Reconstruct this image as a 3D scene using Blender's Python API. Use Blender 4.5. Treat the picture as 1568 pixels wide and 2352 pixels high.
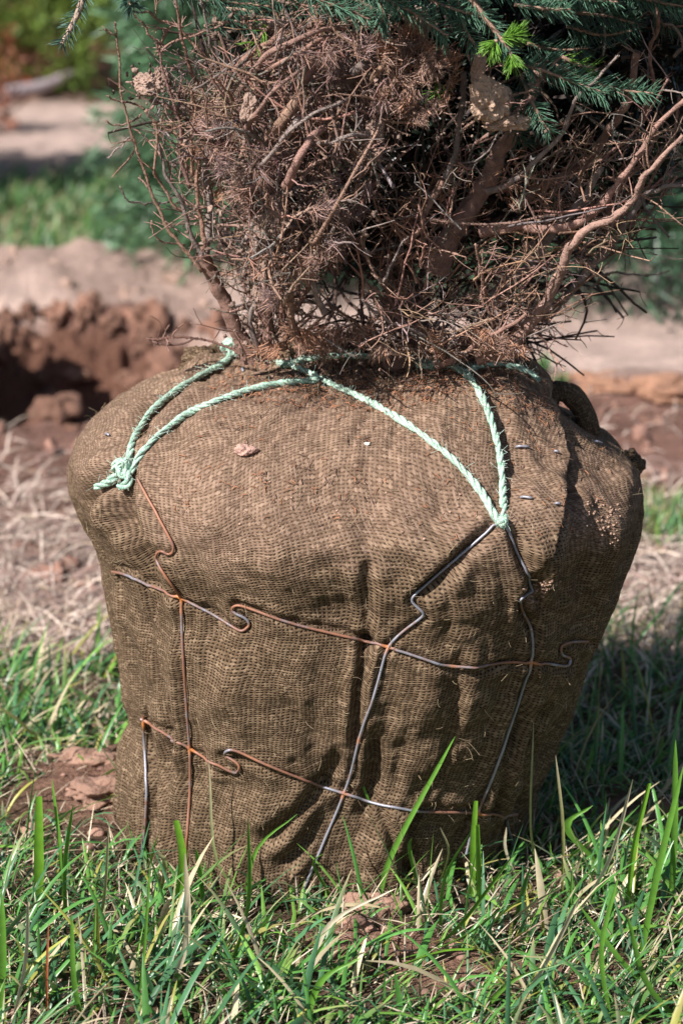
import bpy, math, random
import numpy as np
from mathutils import Vector
from mathutils.bvhtree import BVHTree
R = math.radians
rng = np.random.default_rng(7)
random.seed(7)
for o in list(bpy.data.objects): bpy.data.objects.remove(o)
scene = bpy.context.scene
COL = scene.collection

# ------------------------------------------------------------------ camera
CAM = np.array([0.0, -4.15, 1.62]); PITCH = R(15.0); TV = 0.179
cd = bpy.data.cameras.new('camera'); cam = bpy.data.objects.new('camera', cd); COL.objects.link(cam)
cam.location = CAM; cam.rotation_euler = (R(90) - PITCH, 0, 0)
cd.sensor_fit = 'VERTICAL'; cd.sensor_height = 36; cd.lens = 18 / TV
cd.clip_start = 0.05; cd.clip_end = 300
cd.dof.use_dof = True; cd.dof.focus_distance = 3.93; cd.dof.aperture_fstop = 4.5
scene.camera = cam
# ------------------------------------------------------------------ light
SUN_EL, SUN_AZ = R(41), R(47)       # azimuth: how far left of the camera's own side the sun stands
sv = Vector((-math.sin(SUN_AZ) * math.cos(SUN_EL), -math.cos(SUN_AZ) * math.cos(SUN_EL), math.sin(SUN_EL)))
w = bpy.data.worlds.new('World'); scene.world = w; w.use_nodes = True
wn = w.node_tree; bg = wn.nodes['Background']
sky = wn.nodes.new('ShaderNodeTexSky'); sky.sky_type = 'NISHITA'; sky.sun_disc = False
sky.sun_elevation = SUN_EL; sky.sun_rotation = math.atan2(sv.x, sv.y) % (2 * math.pi)
wn.links.new(sky.outputs[0], bg.inputs[0]); bg.inputs[1].default_value = 0.064
sd = bpy.data.lights.new('sun', 'SUN'); sd.energy = 5.0; sd.angle = R(0.5); sd.color = (1.0, 0.95, 0.915)
so = bpy.data.objects.new('sun', sd); COL.objects.link(so); so.rotation_euler = sv.to_track_quat('Z', 'Y').to_euler()
so.location = (-3, -3, 5)
scene.view_settings.view_transform = 'Standard'; scene.view_settings.look = 'None'
scene.view_settings.exposure = 0.66; scene.view_settings.gamma = 1.0
scene.cycles.max_bounces = 6; scene.cycles.diffuse_bounces = 3; scene.cycles.glossy_bounces = 2
scene.cycles.transmission_bounces = 3; scene.cycles.transparent_max_bounces = 6

# ------------------------------------------------------------------ helpers
def ray(px, py):
    dx = (px - 784) / 1176 * TV; dy = -(py - 1176) / 1176 * TV
    return np.array([dx, math.cos(PITCH) + dy * math.sin(PITCH), -math.sin(PITCH) + dy * math.cos(PITCH)])
def P(px, py, y):
    d = ray(px, py); t = (y - CAM[1]) / d[1]; return CAM + d * t
def G(px, py, z=0.0):
    d = ray(px, py); t = (z - CAM[2]) / d[2]; return CAM + d * t
def proj(p):
    q = p - CAM; f = q[..., 1] * math.cos(PITCH) - q[..., 2] * math.sin(PITCH)
    u = q[..., 1] * math.sin(PITCH) + q[..., 2] * math.cos(PITCH)
    return q[..., 0] / f / TV * 1176 + 784, 1176 - u / f / TV * 1176

def _h(ix, iy, iz, seed):
    n = (ix * 374761393 + iy * 668265263 + iz * 1440662683 + seed * 974634777) & 0xffffffff
    n = ((n ^ (n >> 13)) * 1274126177) & 0xffffffff
    return ((n ^ (n >> 16)) & 0xffff) / 65535.0
def vnoise(x, y, z=0.0, seed=0):
    x = np.asarray(x, float); y = np.asarray(y, float); z = np.zeros_like(x) + z
    xi = np.floor(x).astype(np.int64); yi = np.floor(y).astype(np.int64); zi = np.floor(z).astype(np.int64)
    fx, fy, fz = x - xi, y - yi, z - zi
    fx = fx * fx * (3 - 2 * fx); fy = fy * fy * (3 - 2 * fy); fz = fz * fz * (3 - 2 * fz)
    r = 0
    for a in (0, 1):
        for b in (0, 1):
            for c in (0, 1):
                r = r + _h(xi + a, yi + b, zi + c, seed) * (fx if a else 1 - fx) * (fy if b else 1 - fy) * (fz if c else 1 - fz)
    return r * 2 - 1
def fbm(x, y, z=0.0, o=4, seed=0):
    s = 0; a = 1; f = 1
    for k in range(o):
        s = s + a * vnoise(np.asarray(x) * f, np.asarray(y) * f, np.asarray(z) * f, seed + k); a *= .5; f *= 2.03
    return s
def sstep(a, b, x):
    t = np.clip((x - a) / (b - a), 0, 1); return t * t * (3 - 2 * t)
def unit(v): return v / (np.linalg.norm(v, axis=-1, keepdims=True) + 1e-12)
def smooth(pts, n):
    pts = np.asarray(pts, float)
    if len(pts) == 2: return pts[0] + (pts[1] - pts[0]) * np.linspace(0, 1, n)[:, None]
    p = np.vstack([2 * pts[0] - pts[1], pts, 2 * pts[-1] - pts[-2]])
    t = np.linspace(0, len(pts) - 1 - 1e-9, n); i = t.astype(int); f = (t - i)[:, None]
    a, b, c, d = p[i], p[i + 1], p[i + 2], p[i + 3]
    return .5 * (2 * b + (c - a) * f + (2 * a - 5 * b + 4 * c - d) * f ** 2 + (3 * b - a - 3 * c + d) * f ** 3)

class MB:
    def __init__(s): s.v = []; s.f = []; s.c = []; s.n = 0
    def add(s, v, f, c):
        v = np.asarray(v, float).reshape(-1, 3); f = np.asarray(f, int)
        if f.shape[1] == 3: f = np.hstack([f, -np.ones((len(f), 1), int) - s.n])
        s.v.append(v); s.f.append(np.where(f < 0, -1, f + s.n) if (f < 0).any() else f + s.n)
        c = np.asarray(c, float)
        s.c.append(np.broadcast_to(c, v.shape).copy() if c.ndim <= 1 else c.reshape(-1, 3)); s.n += len(v)
    def tubes(s, pts, rad, m, col, cap=True):
        pts = np.asarray(pts, float)
        if pts.ndim == 2: pts = pts[None]
        n, K, _ = pts.shape; rad = np.broadcast_to(np.asarray(rad, float), (n, K))
        t = unit(np.gradient(pts, axis=1)); N = np.zeros_like(pts)
        ref = np.where(np.abs(t[:, 0, 2:3]) > .8, np.array([[1., 0, 0]]), np.array([[0, 0, 1.]]))
        cur = unit(np.cross(t[:, 0], ref))
        for k in range(K):
            cur = unit(cur - t[:, k] * (cur * t[:, k]).sum(1, keepdims=True)); N[:, k] = cur
        B = np.cross(t, N); a = np.arange(m) / m * 2 * np.pi
        v = pts[:, :, None] + rad[:, :, None, None] * (N[:, :, None] * np.cos(a)[None, None, :, None] + B[:, :, None] * np.sin(a)[None, None, :, None])
        base = (np.arange(n) * K * m)[:, None, None]; kk = np.arange(K - 1)[None, :, None] * m; j = np.arange(m)[None, None]
        j2 = (j + 1) % m
        f = np.stack([base + kk + j, base + kk + j2, base + kk + m + j2, base + kk + m + j], -1).reshape(-1, 4)
        col = np.asarray(col, float)
        if col.ndim == 1: col = np.broadcast_to(col, (n, 3))
        if col.ndim == 2: col = np.broadcast_to(col[:, None], (n, K, 3))
        c = np.broadcast_to(col[:, :, None], (n, K, m, 3)).reshape(-1, 3)
        if cap and m in (3, 4, 6):
            ends = []
            for e in (0, K - 1):
                q = base[:, 0] + e * m + np.arange(m)[None]
                ends.append(q if e else q[:, ::-1])
            for q in ends:
                if m == 4: f = np.vstack([f, q])
                if m == 6: f = np.vstack([f, q[:, [0, 1, 2, 3]], q[:, [0, 3, 4, 5]]])
        s.add(v, f, c)
    def ribbons(s, pts, wid, side, col, fold=0.0):
        pts = np.asarray(pts, float); n, K, _ = pts.shape; wid = np.broadcast_to(np.asarray(wid, float), (n, K))
        side = unit(np.asarray(side, float))[:, None]
        col = np.asarray(col, float)
        if col.ndim == 1: col = np.broadcast_to(col, (n, 3))
        if col.ndim == 2: col = np.broadcast_to(col[:, None], (n, K, 3))
        if fold:
            t = unit(np.gradient(pts, axis=1)); nn = unit(np.cross(t, np.broadcast_to(side, t.shape)))
            v = np.stack([pts - side * wid[..., None] / 2, pts + nn * wid[..., None] * fold, pts + side * wid[..., None] / 2], 2); m = 3
        else:
            v = np.stack([pts - side * wid[..., None] / 2, pts + side * wid[..., None] / 2], 2); m = 2
        b = (np.arange(n) * K * m)[:, None, None] + np.arange(K - 1)[None, :, None] * m + np.arange(m - 1)[None, None]
        f = np.stack([b, b + 1, b + m + 1, b + m], -1).reshape(-1, 4)
        s.add(v, f, np.broadcast_to(col[:, :, None], (n, K, m, 3)).reshape(-1, 3))
    def build(s, name, mat, parent=None, smooth_=True, uv=None):
        v = np.vstack(s.v); f = np.vstack(s.f); c = np.vstack(s.c)
        me = bpy.data.meshes.new(name); me.vertices.add(len(v)); me.vertices.foreach_set('co', v.ravel().astype(np.float32))
        cnt = np.where(f[:, 3] < 0, 3, 4); loops = f.ravel()[(f.ravel() >= 0)]
        me.loops.add(len(loops)); me.loops.foreach_set('vertex_index', loops.astype(np.int32))
        me.polygons.add(len(f)); me.polygons.foreach_set('loop_start', np.concatenate([[0], np.cumsum(cnt)[:-1]]).astype(np.int32))
        me.polygons.foreach_set('loop_total', cnt.astype(np.int32))
        if smooth_: me.polygons.foreach_set('use_smooth', np.ones(len(f), bool))
        a = me.color_attributes.new('col', 'FLOAT_COLOR', 'POINT')
        a.data.foreach_set('color', np.hstack([c, np.ones((len(c), 1))]).ravel().astype(np.float32))
        if uv is not None:
            l = me.uv_layers.new(name='UVMap'); l.data.foreach_set('uv', uv[loops].ravel().astype(np.float32))
        me.update(calc_edges=True); me.materials.append(mat)
        o = bpy.data.objects.new(name, me); COL.objects.link(o)
        if parent is not None: o.parent = parent
        return o
def tag(o, label=None, cat=None, group=None, kind=None):
    if label: o['label'] = label
    if cat: o['category'] = cat
    if group: o['group'] = group
    if kind: o['kind'] = kind
    return o
def empty(name, label, cat, group=None):
    o = bpy.data.objects.new(name, None); COL.objects.link(o); o.empty_display_size = .05
    return tag(o, label, cat, group)
_ico = {}
def ico(sub):
    if sub not in _ico:
        t = (1 + 5 ** .5) / 2
        v = [(-1, t, 0), (1, t, 0), (-1, -t, 0), (1, -t, 0), (0, -1, t), (0, 1, t), (0, -1, -t), (0, 1, -t), (t, 0, -1), (t, 0, 1), (-t, 0, -1), (-t, 0, 1)]
        f = [(0, 11, 5), (0, 5, 1), (0, 1, 7), (0, 7, 10), (0, 10, 11), (1, 5, 9), (5, 11, 4), (11, 10, 2), (10, 7, 6), (7, 1, 8), (3, 9, 4), (3, 4, 2), (3, 2, 6), (3, 6, 8), (3, 8, 9), (4, 9, 5), (2, 4, 11), (6, 2, 10), (8, 6, 7), (9, 8, 1)]
        v = [np.array(a, float) / np.linalg.norm(a) for a in v]
        for _ in range(sub):
            nf = []; cache = {}
            def mid(a, b):
                k = (min(a, b), max(a, b))
                if k not in cache: q = v[a] + v[b]; v.append(q / np.linalg.norm(q)); cache[k] = len(v) - 1
                return cache[k]
            for a, b, c in f:
                x, y, z = mid(a, b), mid(b, c), mid(c, a); nf += [(a, x, z), (b, y, x), (c, z, y), (x, y, z)]
            f = nf
        _ico[sub] = (np.array(v), np.array(f))
    return _ico[sub]
def lump(mb, c, size, col, sub=2, rough=.35, seed=0, freq=1.6):
    v, f = ico(sub); c = np.asarray(c, float); size = np.asarray(size, float)
    d = 1 + rough * fbm(v[:, 0] * freq + seed * 3.1, v[:, 1] * freq + seed * 1.7, v[:, 2] * freq, 4, seed)
    vv = c + v * size * d[:, None]
    fc = np.hstack([f, -np.ones((len(f), 1), int)])
    s = mb; s.v.append(vv); s.f.append(np.where(fc < 0, -1, fc + s.n)); s.c.append(np.broadcast_to(np.asarray(col, float), vv.shape).copy()); s.n += len(vv)

# ------------------------------------------------------------------ materials
class NT:
    def __init__(s, name):
        s.m = bpy.data.materials.new(name); s.m.use_nodes = True; s.t = s.m.node_tree; s.b = s.t.nodes['Principled BSDF']
    def n(s, typ, **kw):
        q = s.t.nodes.new(typ)
        for k, v in kw.items(): setattr(q, k, v)
        return q
    def l(s, a, b): s.t.links.new(a, b)
    def setin(s, sock, v):
        if hasattr(v, 'is_output'): s.l(v, sock)
        else: sock.default_value = v
    def math(s, op, a, b=0.0, c=None):
        q = s.n('ShaderNodeMath', operation=op); s.setin(q.inputs[0], a); s.setin(q.inputs[1], b)
        if c is not None: s.setin(q.inputs[2], c)
        return q.outputs[0]
    def noise(s, vec, scale, detail=3, rough=.5):
        q = s.n('ShaderNodeTexNoise'); q.inputs['Scale'].default_value = scale; q.inputs['Detail'].default_value = detail
        q.inputs['Roughness'].default_value = rough
        if vec is not None: s.l(vec, q.inputs['Vector'])
        return q
    def mix(s, f, a, b, typ='MIX'):
        q = s.n('ShaderNodeMix', data_type='RGBA', blend_type=typ); s.setin(q.inputs[0], f); s.setin(q.inputs[6], a); s.setin(q.inputs[7], b)
        return q.outputs[2]
    def ramp(s, f, stops):
        q = s.n('ShaderNodeValToRGB'); e = q.color_ramp.elements
        e[0].position, e[0].color = stops[0]; e[1].position, e[1].color = stops[-1]
        for p, c in stops[1:-1]: k = e.new(p); k.color = c
        s.l(f, q.inputs[0]); return q.outputs[0]
    def bump(s, h, st, dist):
        q = s.n('ShaderNodeBump'); q.inputs['Strength'].default_value = st; q.inputs['Distance'].default_value = dist; s.l(h, q.inputs['Height'])
        s.l(q.outputs[0], s.b.inputs['Normal']); return q
def g4(a, al=1.0): return (a, a, a, al)

def mat_attr(name, rough=.8, vary=.25, nscale=60, bump=.0, bdist=.002, transl=0.0, spec=.3, bscale=None):
    k = NT(name); at = k.n('ShaderNodeAttribute', attribute_name='col')
    tc = k.n('ShaderNodeTexCoord').outputs['Object']
    ns = k.noise(tc, nscale, 4)
    f = k.n('ShaderNodeMapRange'); f.inputs[1].default_value = .25; f.inputs[2].default_value = .75
    f.inputs[3].default_value = 1 - vary; f.inputs[4].default_value = 1 + vary; k.l(ns.outputs[0], f.inputs[0])
    vm = k.n('ShaderNodeVectorMath', operation='SCALE'); k.l(at.outputs['Color'], vm.inputs[0]); k.l(f.outputs[0], vm.inputs['Scale'])
    k.l(vm.outputs[0], k.b.inputs['Base Color']); k.b.inputs['Roughness'].default_value = rough
    k.b.inputs['Specular IOR Level'].default_value = spec
    if bump:
        nb = k.noise(tc, bscale or nscale * 3, 5, .65); k.bump(nb.outputs[0], bump, bdist)
    if transl:
        tr = k.n('ShaderNodeBsdfTranslucent'); k.l(vm.outputs[0], tr.inputs[0]); mx = k.n('ShaderNodeMixShader'); mx.inputs[0].default_value = transl
        k.l(k.b.outputs[0], mx.inputs[1]); k.l(tr.outputs[0], mx.inputs[2]); k.l(mx.outputs[0], k.t.nodes['Material Output'].inputs[0])
    return k.m
M = {}
M['bark'] = mat_attr('bark', .9, .35, 90, .9, .004, bscale=220)
M['needle'] = mat_attr('needle', .38, .15, 200, spec=.5, transl=.12)
M['dead'] = mat_attr('dead_needle', .8, .25, 150)
M['soil'] = mat_attr('soil', .95, .3, 40, .9, .006, bscale=120)
M['grass'] = mat_attr('grass', .33, .15, 80, spec=.5, transl=.25)
M['straw'] = mat_attr('straw', .6, .2, 80, spec=.4)
M['leaf'] = mat_attr('leaf', .6, .25, 5, spec=.4, transl=.15)
M['clod'] = mat_attr('clod', .95, .25, 30, 1.0, .01, bscale=60)
M['steel'] = None

def mat_burlap():
    k = NT('burlap'); uv = k.n('ShaderNodeUVMap', uv_map='UVMap').outputs[0]
    at = k.n('ShaderNodeAttribute', attribute_name='col')
    sep0 = k.n('ShaderNodeSeparateColor'); k.l(at.outputs['Color'], sep0.inputs[0])   # R: soil dust, G: darkening in creases and spots, B: openness of the weave
    n1 = k.noise(uv, 9, 2); n2 = k.noise(uv, 55, 2)
    def off(n, amt):
        a = k.n('ShaderNodeVectorMath', operation='SUBTRACT'); k.l(n.outputs['Color'], a.inputs[0]); a.inputs[1].default_value = (.5, .5, .5)
        b = k.n('ShaderNodeVectorMath', operation='SCALE'); k.l(a.outputs[0], b.inputs[0]); b.inputs['Scale'].default_value = amt; return b.outputs[0]
    ad = k.n('ShaderNodeVectorMath', operation='ADD'); k.l(uv, ad.inputs[0]); k.l(off(n1, .035), ad.inputs[1])
    ad2 = k.n('ShaderNodeVectorMath', operation='ADD'); k.l(ad.outputs[0], ad2.inputs[0]); k.l(off(n2, .0014), ad2.inputs[1])
    sp = k.n('ShaderNodeSeparateXYZ'); k.l(ad2.outputs[0], sp.inputs[0])
    n3 = k.noise(uv, 330, 2); ad3 = k.n('ShaderNodeVectorMath', operation='ADD'); k.l(ad2.outputs[0], ad3.inputs[0]); k.l(off(n3, .0012), ad3.inputs[1]); k.l(ad3.outputs[0], sp.inputs[0])
    pu, pv = .0062, .0042
    U0 = k.math('DIVIDE', sp.outputs[0], pu); V0 = k.math('DIVIDE', sp.outputs[1], pv)
    U = k.math('MULTIPLY', U0, math.pi); V = k.math('MULTIPLY', V0, math.pi)
    su = k.math('SINE', U); svv = k.math('SINE', V); au = k.math('ABSOLUTE', su); av = k.math('ABSOLUTE', svv)
    cell = k.n('ShaderNodeCombineXYZ'); k.l(k.math('FLOOR', U0), cell.inputs[0]); k.l(k.math('FLOOR', V0), cell.inputs[1])
    wnz = k.n('ShaderNodeTexWhiteNoise', noise_dimensions='2D'); k.l(cell.outputs[0], wnz.inputs['Vector']); wc = k.n('ShaderNodeSeparateColor'); k.l(wnz.outputs['Color'], wc.inputs[0])
    row = k.n('ShaderNodeTexWhiteNoise', noise_dimensions='1D'); k.l(k.math('FLOOR', V0), row.inputs['W'])
    S = k.math('MULTIPLY', su, svv); Sc = k.math('MULTIPLY', S, 2.2); Sc = k.math('MINIMUM', Sc, 1.0); Sc = k.math('MAXIMUM', Sc, -1.0)
    mp = k.n('ShaderNodeMapping'); mp.inputs['Scale'].default_value = (60, 200, 1); k.l(ad2.outputs[0], mp.inputs[0]); nw = k.noise(mp.outputs[0], 1, 3)
    wf = k.math('MULTIPLY', av, k.math('MULTIPLY_ADD', Sc, .0, .80)); wf = k.math('MULTIPLY', wf, k.math('MULTIPLY_ADD', wc.outputs[0], .5, .72)); wf = k.math('MULTIPLY', wf, k.math('MULTIPLY_ADD', nw.outputs[0], .8, .6))
    wp = k.math('MULTIPLY', k.math('POWER', au, 1.3), k.math('MULTIPLY_ADD', Sc, .0, .76)); wp = k.math('MULTIPLY', wp, k.math('MULTIPLY_ADD', wc.outputs[1], .6, .65))
    h = k.math('MAXIMUM', wf, wp)
    mp3 = k.n('ShaderNodeMapping'); mp3.inputs['Scale'].default_value = (60, 500, 1); k.l(ad2.outputs[0], mp3.inputs[0]); nc = k.noise(mp3.outputs[0], 1, 4, .6)
    fc = k.math('ADD', k.math('MULTIPLY', nc.outputs[0], .55), k.math('MULTIPLY_ADD', wc.outputs[2], .34, .06)); fc = k.math('ADD', fc, k.math('MULTIPLY_ADD', row.outputs[0], .16, -.08))
    yarn = k.ramp(fc, [(.2, (.088, .055, .032, 1)), (.5, (.182, .121, .074, 1)), (.8, (.40, .285, .185, 1))])
    big = k.noise(uv, 11, 4, .6); yarn = k.mix(k.math('MULTIPLY_ADD', big.outputs[0], .8, -.15), yarn, (.10, .070, .038, 1))
    holes = k.n('ShaderNodeMapRange', interpolation_type='SMOOTHSTEP'); k.l(h, holes.inputs[0])
    holes.inputs[1].default_value = .26; holes.inputs[2].default_value = .60
    base = k.mix(holes.outputs[0], (.020, .012, .008, 1), yarn)
    darkened = k.mix(k.math('MULTIPLY', sep0.outputs[1], .8), base, (.035, .026, .020, 1))
    dn = k.noise(uv, 420, 4, .75); dn2 = k.noise(uv, 26, 5, .65)
    df = k.math('ADD', k.math('MULTIPLY_ADD', dn.outputs[0], 2.2, -1.25), k.math('MULTIPLY_ADD', dn2.outputs[0], 1.5, -.75))
    df = k.math('ADD', df, sep0.outputs[0]); dr = k.n('ShaderNodeMapRange'); dr.inputs[1].default_value = .1; dr.inputs[2].default_value = .8; k.l(df, dr.inputs[0])
    fl = k.math('ADD', k.math('MULTIPLY', dn.outputs[0], .9), k.math('MULTIPLY_ADD', wc.outputs[1], .35, -.30)); fl = k.math('ADD', fl, k.math('MULTIPLY', k.math('SUBTRACT', h, .5), .45))
    dcol = k.ramp(fl, [(.05, (.13, .080, .055, 1)), (.40, (.265, .172, .122, 1)), (.85, (.52, .36, .27, 1))])
    fin = k.mix(k.math('MULTIPLY', dr.outputs[0], .62), darkened, dcol)
    k.l(fin, k.b.inputs['Base Color']); k.b.inputs['Roughness'].default_value = .95; k.b.inputs['Specular IOR Level'].default_value = .1
    hh = k.math('MULTIPLY', h, k.math('MULTIPLY_ADD', dr.outputs[0], -.30, 1.0)); hh = k.math('ADD', hh, k.math('MULTIPLY', dn.outputs[0], .9))
    hh = k.math('ADD', hh, k.math('MULTIPLY', nc.outputs[0], .35))
    k.bump(hh, 1.0, .0020)
    return k.m
M['burlap'] = mat_burlap()

def mat_wire():
    k = NT('rusty_wire'); tc = k.n('ShaderNodeTexCoord').outputs['Object']
    at = k.n('ShaderNodeAttribute', attribute_name='col'); sp = k.n('ShaderNodeSeparateColor'); k.l(at.outputs['Color'], sp.inputs[0])
    n = k.noise(tc, 55, 5, .6); f = k.math('ADD', n.outputs[0], k.math('MULTIPLY_ADD', sp.outputs[0], 1.0, -.5))
    c = k.ramp(f, [(.36, (.33, .33, .38, 1)), (.48, (.24, .19, .19, 1)), (.60, (.23, .12, .09, 1)), (.85, (.32, .14, .08, 1))])
    c2 = k.mix(sp.outputs[1], c, (.75, .24, .03, 1)); k.l(c2, k.b.inputs['Base Color'])
    mt = k.ramp(f, [(.38, g4(.35)), (.52, g4(.0))]); k.l(mt, k.b.inputs['Metallic']); k.b.inputs['Roughness'].default_value = .48
    nb = k.noise(tc, 500, 3); k.bump(nb.outputs[0], .4, .001); return k.m
M['wire'] = mat_wire()
def mat_twine():
    k = NT('green_twine'); tc = k.n('ShaderNodeTexCoord').outputs['Object']
    at = k.n('ShaderNodeAttribute', attribute_name='col'); n = k.noise(tc, 260, 4, .7)
    c = k.mix(k.math('MULTIPLY_ADD', n.outputs[0], 2.2, -.72), at.outputs['Color'], (.80, .87, .74, 1)); k.l(c, k.b.inputs['Base Color']); k.b.inputs['Roughness'].default_value = .42
    n2 = k.noise(tc, 900, 2); k.bump(n2.outputs[0], .8, .0015); return k.m
M['twine'] = mat_twine()
def mat_ground():
    k = NT('ground_soil'); tc = k.n('ShaderNodeTexCoord').outputs['Object']; at = k.n('ShaderNodeAttribute', attribute_name='col')
    n = k.noise(tc, 9, 6, .65); n2 = k.noise(tc, 70, 5, .7)
    f = k.math('MULTIPLY', k.math('MULTIPLY_ADD', n.outputs[0], 1.3, .35), k.math('MULTIPLY_ADD', n2.outputs[0], 1.0, .5))
    vm = k.n('ShaderNodeVectorMath', operation='SCALE'); k.l(at.outputs['Color'], vm.inputs[0]); k.l(f, vm.inputs['Scale'])
    k.l(vm.outputs[0], k.b.inputs['Base Color']); k.b.inputs['Roughness'].default_value = .97; k.b.inputs['Specular IOR Level'].default_value = .1
    hb = k.math('ADD', n2.outputs[0], k.math('MULTIPLY', n.outputs[0], 1.5)); k.bump(hb, 1.0, .03); return k.m
M['ground'] = mat_ground()

# ------------------------------------------------------------------ terrain
PX, PY = -0.78, 3.36                       # the planting hole
def terrain(x, y):
    h = .018 * fbm(x * 1.7, y * 1.7, 0, 3, 3) + .008 * fbm(x * 8, y * 8, 0, 3, 5)
    rough = np.exp(-(((x + .9) / 1.1) ** 2 + ((y - 3.5) / 1.1) ** 2) ** 2)
    far = .12 * np.exp(-(((x + .95) / .75) ** 2 + ((y - 4.45) / .42) ** 2)) + .07 * np.exp(-(((x + .25) / .35) ** 2 + ((y - 4.6) / .3) ** 2))
    h = h + far * (1 + .35 * fbm(x * 4, y * 4, 0, 3, 8)) + rough * .022 * fbm(x * 11, y * 11, 0, 4, 12)
    ang = np.arctan2(y - PY, x - PX)
    rr = np.sqrt(((x - PX) / .56) ** 2 + ((y - PY) / .62) ** 2) * (1 + .22 * vnoise(ang * 1.6 + 9, ang * 0, 0, 4) + .08 * vnoise(x * 9, y * 9, 0, 9))
    pit = 1 - sstep(.40, 1.0, rr)
    h = h - pit * (.52 + .06 * fbm(x * 7, y * 7, 0, 4, 21)) - .05 * np.abs(fbm(x * 16, y * 16, 0, 3, 30)) * ((rr > .55) & (rr < 1.05))
    h = h + .52 * np.exp(-(((x + 1.27) / .27) ** 2 + ((y - 3.22) / .36) ** 2) ** 1.5)  # unseen side mound, added to throw a shadow wedge into the hole
    for hx, hy, hr, hd in ((-.42, 3.78, .045, .12), (-.47, 3.66, .035, .10), (-.52, 3.60, .03, .07), (-.60, 3.90, .03, .08), (-.30, 3.62, .04, .10), (-.40, 3.52, .04, .08), (-.22, 3.75, .035, .08), (-.66, 3.78, .025, .07), (-.35, 4.0, .03, .06)):
        h = h - hd * np.exp(-(((x - hx) / hr) ** 2 + ((y - hy) / (hr * 1.5)) ** 2) ** 2)
    step = sstep(2.98, 3.10, y + .04 * vnoise(x * 6, x * 0, 0, 2)) * sstep(.15, .4, x) * (1 - sstep(8, 10, y))
    h = h + .06 * step
    h = h + .035 * np.exp(-(((x + .37) / .12) ** 2 + ((y - .16) / .16) ** 2)) * (1 + .6 * fbm(x * 25, y * 25, 0, 3, 40))
    h = h + .030 * np.exp(-(((x - .02) / .10) ** 2 + ((y + .47) / .06) ** 2)) * (1 + .6 * fbm(x * 30, y * 30, 0, 3, 41))
    h = h + .030 * np.exp(-(((x - .47) / .10) ** 2 + ((y - .02) / .12) ** 2)) * (1 + .6 * fbm(x * 30, y * 30, 0, 3, 42))
    return h
def axis(segs):
    o = [segs[0][0]]
    for a, b, st in segs: o += list(np.linspace(a, b, max(2, int((b - a) / st)) + 1)[1:])
    return np.array(o)
xs = axis([(-60, -8, 4), (-8, -2.2, .2), (-2.2, 2.2, .011), (2.2, 8, .2), (8, 60, 4)])
ys = axis([(-8, -1.2, .4), (-1.2, 5.2, .011), (5.2, 12, .06), (12, 90, 2.5)])
X, Y = np.meshgrid(xs, ys); Z = terrain(X, Y)
soil = np.array([.25, .145, .10]); dark = np.array([.21, .105, .072]); sand = np.array([.70, .52, .44]); strawc = np.array([.46, .33, .275])
litter = np.array([.27, .14, .09]); gsoil = np.array([.13, .085, .055])
def lerp(a, b, t): return a + (b - a) * t[..., None]
C = np.broadcast_to(gsoil, X.shape + (3,)).copy()
nz = .12 * fbm(X * 3, Y * 3, 0, 3, 50)
C = lerp(C, strawc, sstep(.75, 1.1, Y + nz)); C = lerp(C, np.array([.27, .15, .115]), sstep(1.55, 2.0, Y + nz))
C = lerp(C, sand, sstep(3.0, 3.15, Y + nz * .2) * sstep(-.55, -.3, X)); C = lerp(C, strawc * 1.1, sstep(3.9, 4.1, Y + nz) * (1 - sstep(-.5, -.3, X)))
rrC = np.sqrt(((X - PX) / .56) ** 2 + ((Y - PY) / .60) ** 2)
C = lerp(C, dark, (1 - sstep(.92, 1.04, rrC + nz * .3)))
C = lerp(C, sand * 1.05, np.exp(-(((X + .93) / .12) ** 2 + ((Y - 4.12) / .16) ** 2) ** 2))
C = lerp(C, np.array([.14, .11, .06]), sstep(4.8, 5.0, Y + nz * 1.5) * (1 - sstep(6.7, 7.0, Y)))
C = lerp(C, strawc * .95, sstep(6.8, 7.1, Y + nz * 1.5)); C = lerp(C, sand * 1.0, sstep(7.4, 7.8, Y + nz)); C = lerp(C, litter, sstep(9.2, 9.8, Y + nz * 3))
for cx, cy, rx, ry in ((-.37, .16, .14, .18), (.02, -.47, .13, .09), (.47, .02, .13, .15), (-.25, -.6, .2, .05), (.2, -.55, .2, .06), (-.52, -.15, .1, .1)):
    C = lerp(C, np.array([.30, .17, .12]), np.exp(-(((X - cx) / rx) ** 2 + ((Y - cy) / ry) ** 2) ** 2))
nx, ny = len(xs), len(ys); mb = MB(); idx = np.arange(nx * ny).reshape(ny, nx)
mb.add(np.stack([X, Y, Z], -1), np.stack([idx[:-1, :-1], idx[:-1, 1:], idx[1:, 1:], idx[1:, :-1]], -1).reshape(-1, 4), C.reshape(-1, 3))
tag(mb.build('ground', M['ground']), 'brown soil ground with a dug hole, sand track and straw', kind='structure')
del X, Y, Z, C, idx

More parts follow.
